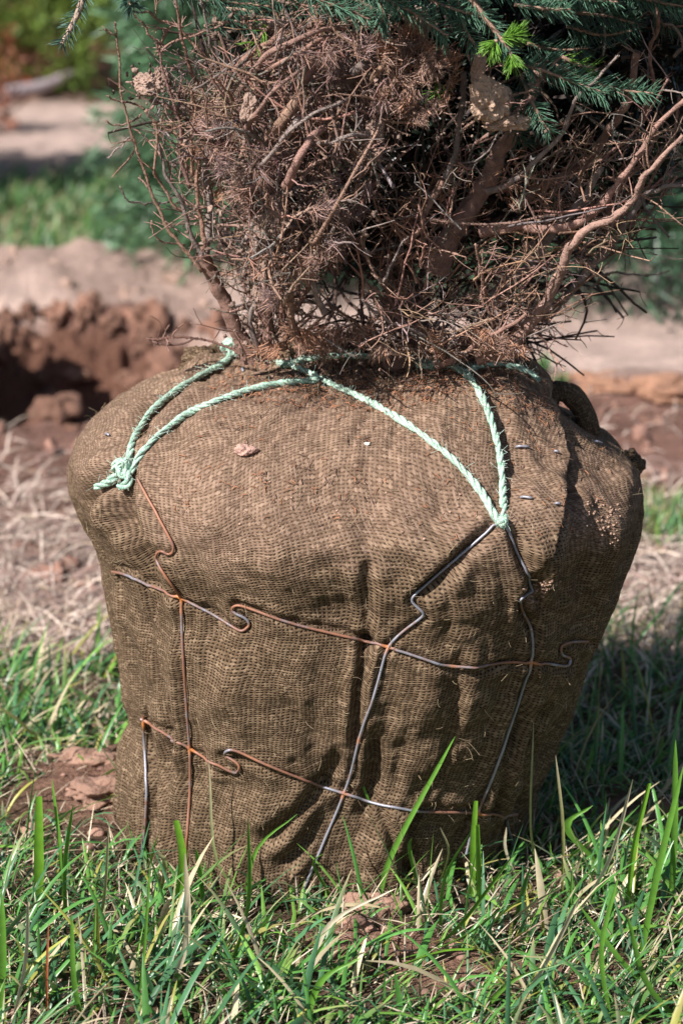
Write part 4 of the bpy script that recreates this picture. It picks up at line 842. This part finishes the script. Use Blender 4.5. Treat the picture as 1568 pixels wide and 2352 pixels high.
for x, y in xy:
    p, nn = hit(bvh, x, y); t = unit(np.cross(nn, rng.normal(0, 1, 3))); ln = rng.uniform(.006, .013); b = np.cross(t, nn) * rng.normal(0, .25) * ln
    cs.append([p + nn * .0016, p + nn * (.0022 + rng.uniform(0, .002)) + t * ln * .5 + b, p + nn * rng.uniform(.001, .005) + t * ln])
m.tubes(np.array(cs), np.array([[.0006, .0007, .0004]]), 3, np.where(rng.random((len(cs), 1)) < .55, np.array([[.42, .19, .10]]), np.array([[.20, .12, .09]])) * rng.uniform(.6, 1.2, (len(cs), 1)))
tag(m.build('needle_litter', M['dead']), 'orange brown fallen needles scattered over the top of the burlap', 'needle litter', kind='stuff')
m = MB(); xy = np.vstack([sample([(1330, 1140), (1430, 1150), (1420, 1260), (1300, 1240)], 110), sample([(1195, 1340), (1290, 1330), (1220, 1400)], 70), sample([(560, 830), (1200, 850), (1100, 900), (600, 900)], 160), sample([(450, 1100), (1100, 1100), (1000, 1240), (500, 1230)], 30)])
for i, (x, y) in enumerate(xy):
    s = rng.uniform(.0008, .0024); lump(m, S(x, y, s * .1), (s, s, s * .8), np.array([.46, .30, .22]) * rng.uniform(.6, 1.15), 1, .4, i)
tag(m.build('soil_crumbs', M['soil']), 'pale soil crumbs stuck on the shoulder of the burlap', 'soil crumbs', kind='stuff')

# ------------------------------------------------------------------ grass
def blades(n, xy, l0, l1, w0, w1, cols, lean=.55, flat=.0, K=6, zoff=0.0, m=None, lying=False, curl=1.0):
    m = m or MB(); z = terrain(xy[:, 0], xy[:, 1]) + zoff; a = rng.normal(.35, 1.5, n); ln = rng.uniform(l0, l1, n) * rng.uniform(.6, 1, n); le = np.abs(rng.normal(lean, .35, n)); 
    if lying: le = rng.uniform(1.2, 1.6, n)
    hd = np.stack([np.cos(a), np.sin(a), a * 0], -1); ts = np.linspace(0, 1, K)[None, :, None]
    ang = (le[:, None] * ((.45 + .9 * np.linspace(0, 1, K)[None] ** 1.2) * curl + (1 - curl) * .85)); ang = np.clip(ang, 0, 1.75 if not lying else 1.56)
    st = np.concatenate([np.zeros((n, 1)), np.cumsum(np.cos(ang[:, 1:]), 1)], 1) / (K - 1); sh = np.concatenate([np.zeros((n, 1)), np.cumsum(np.sin(ang[:, 1:]), 1)], 1) / (K - 1)
    pts = np.stack([xy[:, 0], xy[:, 1], z], -1)[:, None] + hd[:, None] * (sh * ln[:, None])[..., None] + np.array([0, 0, 1.]) * (st * ln[:, None])[..., None]
    zt = terrain(pts[..., 0], pts[..., 1]) + .001; pts[..., 2] = np.maximum(pts[..., 2], zt)
    wd = rng.uniform(w0, w1, (n, 1)) * np.interp(np.linspace(0, 1, K), [0, .3, .7, 1], [.75, 1, .8, .08])[None]
    side = np.stack([-np.sin(a), np.cos(a), a * 0], -1) + rng.normal(0, .35, (n, 3)); pick = rng.choice(len(cols), n, p=[c[1] for c in cols]); base = np.array([c[0] for c in cols])[pick] * rng.uniform(.7, 1.3, (n, 1))
    tip = base * (1.1) ; tipd = np.where(rng.random((n, 1)) < .25, np.array([[.45, .36, .2]]), tip)
    cc = base[:, None] * (1 - ts ** 3) + tipd[:, None] * ts ** 3; cc = cc * (.85 + .15 * ts)
    m.ribbons(pts, wd, side, cc, fold=.18); return m
GREEN = [((.095, .265, .055), .38), ((.075, .20, .085), .30), ((.17, .35, .06), .14), ((.38, .38, .08), .06), ((.55, .47, .30), .12)]
DRY = [((.62, .52, .37), .45), ((.50, .40, .31), .35), ((.34, .23, .17), .20)]
def scatter(n, x0, x1, y0, y1, keep):
    out = np.zeros((0, 2))
    while len(out) < n:
        q = np.stack([rng.uniform(x0, x1, n * 2), rng.uniform(y0, y1, n * 2)], -1); out = np.vstack([out, q[keep(q[:, 0], q[:, 1])]])
    return out[:n]
def patch(x, y):
    v = 1 + 0 * x
    for cx, cy, rx, ry, s in ((-.37, .16, .13, .17, .85), (.02, -.45, .11, .05, .95), (.48, .0, .12, .10, .9), (-.28, -.52, .16, .04, .7), (.25, -.55, .16, .05, .7), (-.36, -.07, .10, .06, .85), (.0, -.62, .15, .04, .6), (-.5, .05, .1, .1, .6)):
        v = v - s * np.exp(-(((x - cx) / rx) ** 2 + ((y - cy) / ry) ** 2) ** 1.5)
    return v
def kball(x, y): return ((x + .025) / .262) ** 2 + (y / .25) ** 2 > 1
def keepg(x, y):
    edge = 1.0 + .25 * vnoise(x * 3, y * 2, 0, 101) + .25 * sstep(.2, .5, x)
    return kball(x, y) & (rng.random(x.shape) < patch(x, y) * (1 - sstep(edge - .35, edge, y))) & (vnoise(x * 9, y * 9, 0, 102) + rng.uniform(-.6, 1.2, x.shape) > -.25)
def clumpy(q, sd, f=11., t=-.05): return (fbm(q[:, 0] * f, q[:, 1] * f, 0, 2, sd) > t)
XY = scatter(17500, -.95, .95, -1.1, 1.3, keepg); XY = XY[clumpy(XY, 400) | (rng.random(len(XY)) < .35)]; m = blades(len(XY), XY, .03, .10, .0026, .0065, GREEN, 1.05)
XY = scatter(4200, -.8, .8, -1.0, 1.1, keepg); XY = XY[clumpy(XY, 410, 8., .1)]; XY = XY[~((np.abs(XY[:, 0] + .02) < .34) & (XY[:, 1] > -.50) & (XY[:, 1] < .1) & (rng.random(len(XY)) < .6))]; blades(len(XY), XY, .08, .20, .0045, .0105, GREEN, 1.05, m=m, curl=.6)
XY = scatter(150, -.55, .8, -.95, -.42, keepg); blades(len(XY), XY, .12, .22, .0075, .0125, GREEN, 1.0, m=m, curl=.8)
XY = scatter(45, -.30, .34, -.50, -.30, keepg); blades(len(XY), XY, .10, .20, .004, .0075, GREEN, .7, m=m, curl=.6)
XY = scatter(130, -.6, .75, -.75, -.2, lambda x, y: keepg(x, y) & ((np.abs(x + .02) > .36) | (y < -.56))); blades(len(XY), XY, .12, .24, .004, .0085, GREEN, .9, m=m)
XY = scatter(160, .2, .95, .1, .9, keepg); blades(len(XY), XY, .12, .26, .004, .008, GREEN, .6, m=m)
tag(m.build('grass', M['grass']), 'green grass around the foot of the root ball', 'grass', kind='stuff')
XY = scatter(6500, -.95, .95, -1.1, 1.2, lambda x, y: kball(x, y) & (rng.random(x.shape) < .1 + .9 * patch(x, y))); m = blades(len(XY), XY, .02, .09, .0012, .0032, DRY, 1.3, zoff=.004, curl=.22)
XY = scatter(1900, -.95, .95, -1.1, 1.2, lambda x, y: kball(x, y) & (rng.random(x.shape) < patch(x, y))); blades(len(XY), XY, .03, .12, .0015, .003, DRY, 1.35, zoff=.015, m=m, curl=.25)
tag(m.build('dry_grass', M['straw']), 'dead straw coloured blades mixed in the near grass', 'dry grass', kind='stuff')
# single blades that stand out, foot to tip as seen in the photograph: each rises from the ground at its foot
hero = [((890, 1965), (850, 1850), (790, 1690), .006, 0), ((870, 2060), (905, 1950), (1045, 1690), .012, 0), ((560, 2080), (590, 1950), (682, 1870), .008, 0), ((600, 2060), (500, 1985), (480, 1745), .006, 2),
        ((90, 2090), (90, 1980), (90, 1830), .019, 1), ((150, 2100), (150, 1980), (168, 1850), .010, 0), ((145, 2080), (140, 1960), (120, 1790), .008, 0), ((210, 2180), (240, 2060), (250, 1890), .007, 3), ((190, 2350), (170, 2250), (165, 2100), .010, 0),
        ((1085, 2060), (1085, 1950), (1092, 1840), .013, 1), ((1100, 2080), (1098, 1980), (1096, 1895), .013, 1), ((1240, 2010), (1218, 1900), (1225, 1650), .007, 3), ((1290, 2050), (1292, 1900), (1275, 1735), .007, 3), ((1320, 2110), (1400, 1970), (1452, 1790), .010, 4),
        ((1440, 2090), (1455, 1950), (1490, 1800), .012, 1), ((1470, 2200), (1510, 2000), (1568, 1760), .013, 0), ((1540, 2080), (1548, 1900), (1550, 1700), .014, 0), ((1500, 2280), (1420, 2200), (1330, 2080), .012, 0), ((400, 2120), (420, 1980), (405, 1885), .016, 1),
        ((310, 2330), (330, 2200), (345, 1990), .006, 0), ((385, 2300), (430, 2150), (425, 1960), .012, 4), ((520, 2250), (570, 2080), (570, 1880), .010, 0), ((700, 2250), (760, 2120), (910, 2040), .012, 4), ((970, 2200), (1060, 2120), (1180, 1960), .012, 0),
        ((900, 2210), (1050, 2160), (1160, 2080), .012, 0), ((840, 2250), (1000, 2190), (1090, 2180), .016, 1), ((1180, 2330), (1260, 2200), (1330, 2060), .011, 4), ((1100, 2330), (1180, 2250), (1300, 2210), .013, 0), ((1400, 2340), (1380, 2180), (1420, 2010), .009, 0), ((1560, 2350), (1480, 2250), (1440, 2100), .012, 0),
        ((700, 2350), (740, 2250), (830, 2200), .014, 0), ((30, 2350), (60, 2200), (65, 2060), .008, 4), ((0, 2340), (8, 2200), (5, 2050), .012, 0), ((110, 2350), (108, 2250), (112, 2120), .005, 5), ((640, 2000), (600, 1960), (535, 1860), .006, 4), ((1000, 2050), (1030, 1960), (1010, 1900), .006, 3),
        ((760, 2060), (720, 1985), (745, 1960), .009, 0), ((960, 2040), (940, 1950), (945, 1925), .009, 0), ((1010, 2150), (1020, 2020), (1080, 1910), .009, 0), ((1185, 2020), (1160, 1950), (1162, 1900), .006, 4), ((1380, 1990), (1300, 1900), (1360, 1850), .016, 0), ((240, 2000), (200, 1960), (330, 1950), .006, 3),
        ((1290, 1900), (1370, 1890), (1500, 1880), .014, 0), ((360, 2080), (380, 1990), (360, 1950), .010, 3), ((470, 2100), (460, 2010), (450, 1950), .012, 0)]
HC = [(.11, .26, .035), (.15, .33, .03), (.13, .24, .04), (.28, .32, .08), (.55, .50, .36), (.42, .13, .06)]
m = MB(); rows, wds, cl = [], [], []
for f_, mi, tp, wd, ci in hero:
    z0 = 0.0; g = G(*f_, .01); yb = g[1]
    if f_[1] < 2062 and abs(f_[0] - 745) < 430: yb = min(yb, -.27)
    q = smooth([P(f_[0], f_[1], yb), P(mi[0], mi[1], yb - .015), P(tp[0], tp[1], yb - .02)], 9); rows.append(q); wds.append(wd * .75 * np.interp(np.linspace(0, 1, 9), [0, .5, .85, 1], [.8, 1, .8, .12 if ci != 1 else .65])); c = np.array(HC[ci]) * rng.uniform(.85, 1.15)
    tpc = np.array([.5, .42, .28]) if ci in (2, 3, 4) else c * 1.2; cl.append(c + (tpc - c) * (np.linspace(0, 1, 9) ** 2)[:, None])
sd = np.tile([[1., .3, 0]], (len(rows), 1)) + rng.normal(0, .35, (len(rows), 3)) * [0, 1, 0]
m.ribbons(np.array(rows), np.array(wds), sd, np.array(cl), fold=.22)
tag(m.build('grass', M['grass']), 'taller single grass blades standing up in front of the ball', 'grass', kind='stuff')
# far grass strip and left-overs
def keepf(x, y): return (rng.random(x.shape) < sstep(4.75, 5.05, y + .3 * vnoise(x * 2, y * 2, 0, 110)) * (1 - sstep(6.5, 7.0, y + .3 * vnoise(x * 2, y * 2, 0, 111)))) & (vnoise(x * 4, y * 4, 0, 112) > -.5)
XY = scatter(15000, -2.2, 1.2, 4.5, 7.1, keepf); m = blades(len(XY), XY, .05, .13, .006, .012, [((.09, .21, .06), .5), ((.06, .15, .055), .25), ((.15, .26, .07), .15), ((.4, .32, .2), .10)], .8, K=4)
tag(m.build('grass', M['grass']), 'blurred strip of green grass beyond the dug hole', 'grass', kind='stuff')
XY = scatter(1800, .35, 1.1, 1.35, 2.0, lambda x, y: rng.random(x.shape) < np.exp(-(((x - .75) / .22) ** 2 + ((y - 1.75) / .12) ** 2))); m = blades(len(XY), XY, .04, .10, .003, .006, GREEN, .5, K=4)
tag(m.build('grass', M['grass']), 'small green tuft on bare soil right of the ball', 'grass', kind='stuff')
def kst(x, y): return rng.random(x.shape) < (.12 + .88 * sstep(.7, 1.0, y) * (1 - sstep(1.9, 2.4, y)))
XY = scatter(8000, -1.2, 1.2, .6, 3.0, lambda x, y: kst(x, y) & (np.hypot((x - PX) / .56, (y - PY) / .62) > 1)); m = blades(len(XY), XY, .04, .18, .002, .005, [((.66, .54, .45), .5), ((.38, .28, .24), .3), ((.26, .16, .13), .2)], 1.4, zoff=.004, K=4, lying=True)
tag(m.build('straw', M['straw']), 'flattened pale straw on the soil behind the ball', 'straw', kind='stuff')
# weeds on the sand
for k, (px, py, n, s, lab) in enumerate(((1240, 895, 60, .05, 'small green weed at the edge of the sand right of the ball'), (1280, 915, 50, .035, 'low dark green weed in front of the brown clods'))):
    g = G(px, py); m = MB(); tuft(m, g + [0, 0, .01], np.array([0, 0, 1.]), n, s * 1.6, (.10, .22, .07), .007, -.8, .7, .01); tag(m.build('weed', M['grass']), lab, 'weed')
# clods
clods = [(1365, 905, (.105, .07, .034), 'longest brown soil clod on the rut edge right of the ball'), (1500, 912, (.075, .07, .040), 'blocky brown clod near the right edge of the photo'), (1560, 925, (.06, .06, .035), 'brown clod cut by the right photo edge'), (1455, 880, (.03, .03, .022), 'small round clod sitting between two larger brown clods'),
         (1300, 880, (.03, .03, .015), 'small flat clod left of the longest brown clod')]
for k, (px, py, s, lab) in enumerate(clods):
    g = G(px, py); g[1] += .02; m = MB(); lump(m, g + [0, 0, s[2] * .55], s, np.array([.33, .18, .115]) * rng.uniform(.9, 1.1), 4, .5, k + 50, 1.3); tag(m.build('soil_clod', M['clod']), lab, 'clod', 'brown clods along the rut')
for k, (px, py, s, lab) in enumerate(((862, 2105, (.050, .026, .030), 'pale soil clod in the grass at the front foot of the ball'), (815, 2165, (.03, .02, .012), 'crumbly soil clod in the near grass'), (230, 1870, (.05, .04, .018), 'smooth red soil clod left of the ball foot'), (1395, 2030, (.03, .025, .014), 'soil clod in the grass right of the ball'), (1535, 2060, (.03, .03, .014), 'soil clod at the right photo edge by tall grass'), (200, 1800, (.05, .03, .016), 'rough soil lump left of the ball'))):
    g = G(px, py); g[2] = terrain(g[0], g[1]); m = MB(); lump(m, g, s, np.array([.36, .215, .155]) * rng.uniform(.85, 1.1), 4, .4, k + 70, 1.8); tag(m.build('soil_clod', M['clod']), lab, 'clod', 'soil clods in the grass')
m = MB()
for k in range(330):
    a = rng.uniform(-1.4, 1.1); b = rng.uniform(1.3, 3.0); z = rng.uniform(.004, .02); lump(m, (a, b, terrain(a, b) + z * .2), z * rng.uniform(.6, 1.4, 3), np.array([.28, .155, .115]) * rng.uniform(.6, 1.3), 2, .6, k)
for k in range(260):
    q = rng.uniform(0, 6.28); w_ = rng.uniform(.55, 1.15); a = PX + .56 * w_ * math.cos(q); b = PY + .62 * w_ * math.sin(q); z = rng.uniform(.010, .042)
    if b < 3.2 and w_ > .95: z *= .4
    lump(m, (a, b, terrain(a, b) + z * .15), z * rng.uniform(.6, 1.3, 3), np.array([.22, .118, .082]) * rng.uniform(.6, 1.35), 3, .65, k)
for k in range(14):
    a = rng.normal(-.75, .3); b = rng.normal(4.25, .15); z = rng.uniform(.008, .026); lump(m, (a, b, terrain(a, b)), z * rng.uniform(.6, 1.4, 3), np.array([.42, .29, .23]) * rng.uniform(.8, 1.2), 2, .6, k)
tag(m.build('soil_crumbs', M['soil']), 'loose crumbs of soil scattered around the dug hole', 'soil crumbs', kind='stuff')
m = MB()
for k in range(420):
    a = rng.uniform(-.75, .75); b = rng.uniform(-.9, .9)
    if not kball(a, b) or rng.random() > 1.25 - patch(a, b): continue
    s = rng.uniform(.003, .012); lump(m, (a, b, terrain(a, b) + s * .3), (s * 1.3, s, s * .7), np.array([.34, .20, .15]) * rng.uniform(.6, 1.2), 1, .35, k)
tag(m.build('soil_crumbs', M['soil']), 'small soil crumbs among the near grass', 'soil crumbs', kind='stuff')

# ------------------------------------------------------------------ trees behind
def conifer(cx, cy, zb, h, r0, n, col, label, seed, lean=1.2, group='blue green spruces behind the balled tree', skirt=.12):
    t = empty('spruce_tree', label, 'tree', group); z0 = float(terrain(np.array(cx), np.array(cy))); t.location = (cx, cy, z0); m = MB()
    m.tubes(np.array([[0, 0, -.05], [0.01, 0, h * .4], [0, 0, h * .95]]), np.array([[.055, .04, .01]]), 8, np.array([.14, .10, .08])); m.build('trunk', M['bark'], t)
    z = np.where(rng.random(n) < .8, zb + 1.7 * rng.random(n), zb + (h - zb) * rng.random(n) ** 1.15); a = rng.uniform(0, 2 * np.pi, n); R_ = r0 * (1 - (z / h) ** lean) * (1 + .16 * vnoise(a * 3, z * 5, 0, seed) + .18 * vnoise(a * 9, z * 9, 0, seed + 1)); rr = R_ * np.sqrt(rng.uniform(.35, 1, n))
    c = np.stack([rr * np.cos(a), rr * np.sin(a), z + skirt * (rng.random(n) - .5)], -1); kp = vnoise(c[:, 0] * 8 + seed, c[:, 1] * 8, c[:, 2] * 10, seed) > -.30; c = c[kp]; a = a[kp]; k = len(c)
    d = unit(np.stack([np.cos(a), np.sin(a), rng.uniform(-.9, .7, k)], -1) + rng.normal(0, .4, (k, 3))); L = rng.uniform(.03, .085, (k, 1)); ts = np.linspace(0, 1, 3)[None, :, None]; cv = (1 + .45 * vnoise(c[:, 0] * 10, c[:, 1] * 10, c[:, 2] * 10, seed + 5))[:, None]
    m = MB(); m.ribbons(c[:, None] + d[:, None] * L[:, None] * ts, np.array([[.5, 1, .3]]) * .013, rng.normal(0, 1, (k, 3)), np.array(col) * cv * rng.uniform(.6, 1.4, (k, 1)), fold=.2); m.build('crown', M['needle'], t); return t
conifer(.66, 4.58, .03, 7.0, .90, 60000, (.050, .110, .058), 'blurred blue green spruce standing right behind the sandy strip', 5)
conifer(-.20, 4.72, .05, 7.0, .50, 40000, (.095, .19, .095), 'blurred blue green spruce showing left of the dead branches', 9)
def shrub(name, c, size, n, col, label, leaf=.05, seed=0, trunk=True, cat='tree', group=None, tcol=(.13, .10, .08), cut=-.2):
    t = empty(name, label, cat, group); t.location = c; v = unit(rng.normal(0, 1, (n, 3))) * (rng.uniform(.25, 1, (n, 1)) ** .5); v *= (1 + .35 * fbm(v[:, 0] * 2 + seed, v[:, 1] * 2, v[:, 2] * 2, 3, seed))[:, None]
    p = v * np.array(size) + [0, 0, size[2] * (.55 if not trunk else 1.05)]; kp = vnoise(p[:, 0] * 4 / size[0] + seed, p[:, 1] * 4 / size[0], p[:, 2] * 4 / size[0], seed + 3) > cut; p = p[kp]; k = len(p); d = unit(rng.normal(0, 1, (k, 3)))
    ts = np.linspace(0, 1, 3)[None, :, None]; m = MB(); L = leaf * rng.uniform(.6, 1.3, (k, 1)); cv = (1 + .6 * vnoise(p[:, 0] * 5, p[:, 1] * 5, p[:, 2] * 5, seed + 7))[:, None]
    m.ribbons(p[:, None] + d[:, None] * L[:, None] * ts, np.array([[.3, 1, .3]]) * leaf * .45, rng.normal(0, 1, (k, 3)), np.array(col) * cv * rng.uniform(.6, 1.4, (k, 1)), fold=.15); m.build('crown', M['leaf'], t)
    m = MB(); H = size[2] * 1.3; m.tubes(np.array([[0, 0, -.05], [.03, 0, H * .4], [0, 0, H]]), np.array([[.06, .045, .02]]) * max(.35, size[0]), 7, np.array(tcol))
    for q in range(7):
        a = rng.uniform(0, 6.28); z = H * rng.uniform(.2, .7); e = np.array([math.cos(a) * size[0] * .7, math.sin(a) * size[1] * .7, z + H * .35]); m.tubes(smooth([np.array([0, 0, z]), e * [.5, .5, 1] - [0, 0, H * .1], e], 8), np.linspace(.02, .006, 8)[None] * max(.5, size[0]), 5, np.array(tcol))
    m.build('trunk', M['bark'], t); return t
g = G(205, 205); shrub('pine_tree', (g[0] - .05, g[1], 0), (.95, .8, 1.15), 38000, (.12, .19, .03), 'dark olive green pine at the upper left with bare trunk foot', .055, 3, tcol=(.06, .045, .035))
g = G(40, 150); shrub('shrub', (g[0] - .9, g[1] + 1.5, 0), (1.0, .6, 1.2), 22000, (.12, .20, .045), 'lighter green shrub behind the olive pine', .06, 6, cat='shrub', trunk=False)
g = G(350, 120); shrub('shrub', (g[0] + .4, g[1] + 2.5, 0), (1.3, .6, 1.6), 24000, (.10, .16, .035), 'dark green shrub between the olive pine and blurred spruce', .065, 8, cat='shrub', trunk=False)
g = G(-10, 305); shrub('bush', (g[0] - .08, g[1], 0), (.22, .18, .26), 700, (.30, .12, .07), 'dry reddish brown bush at the left photo edge', .05, 11, cat='bush', trunk=False)
g = G(80, 190); shrub('bush', (g[0], g[1] - .4, .05), (.20, .15, .17), 400, (.40, .14, .06), 'small orange brown dead bush under the pine', .06, 14, cat='bush', trunk=False)
g = G(10, 150); shrub('bush', (g[0], g[1] - .3, .2), (.26, .2, .5), 500, (.38, .14, .07), 'rusty red bush rising at the far upper left corner', .07, 15, cat='bush', trunk=False)
g = G(100, 175); m = MB(); a = G(-40, 225, .05); b = G(105, 180, .12); m.tubes(smooth([a - [0, 0, .03], (a + b) / 2 + [0, 0, -.02], b - [0, 0, .03], b + [.12, .1, .02]], 14), np.linspace(.045, .015, 14)[None] * (1 + .2 * vnoise(np.arange(14) * .9, np.zeros(14), 0, 6))[None], 9, np.array([.34, .29, .30])); tag(m.build('fallen_log', M['bark']), 'pale grey fallen log lying at the far left under the pine', 'log')
shrub('pine_tree', (-2.75, 5.75, 0), (.75, .5, 1.1), 8000, (.07, .12, .03), 'pine standing outside the left photo edge shading the sand track', .1, 17)
# backdrop wood so that the horizon is closed
m = MB(); n = 24000; x = rng.uniform(-14, 14, n); z = rng.random(n) ** .8 * (3.0 + 1.2 * vnoise(x * .8, x * 0, 0, 120)); y = 21 + rng.uniform(-1, 1, n); p = np.stack([x, y, z], -1); d = unit(rng.normal(0, 1, (n, 3))); L = rng.uniform(.15, .4, (n, 1)); ts = np.linspace(0, 1, 3)[None, :, None]
m.ribbons(p[:, None] + d[:, None] * L[:, None] * ts, np.array([[.3, 1, .3]]) * .16, rng.normal(0, 1, (n, 3)), np.array([.07, .12, .035]) * (1 + .6 * vnoise(x * 1.5, z * 2, 0, 121))[:, None])
tag(m.build('far_wood', M['leaf']), 'dense green far wood closing the view', 'wood', kind='stuff')
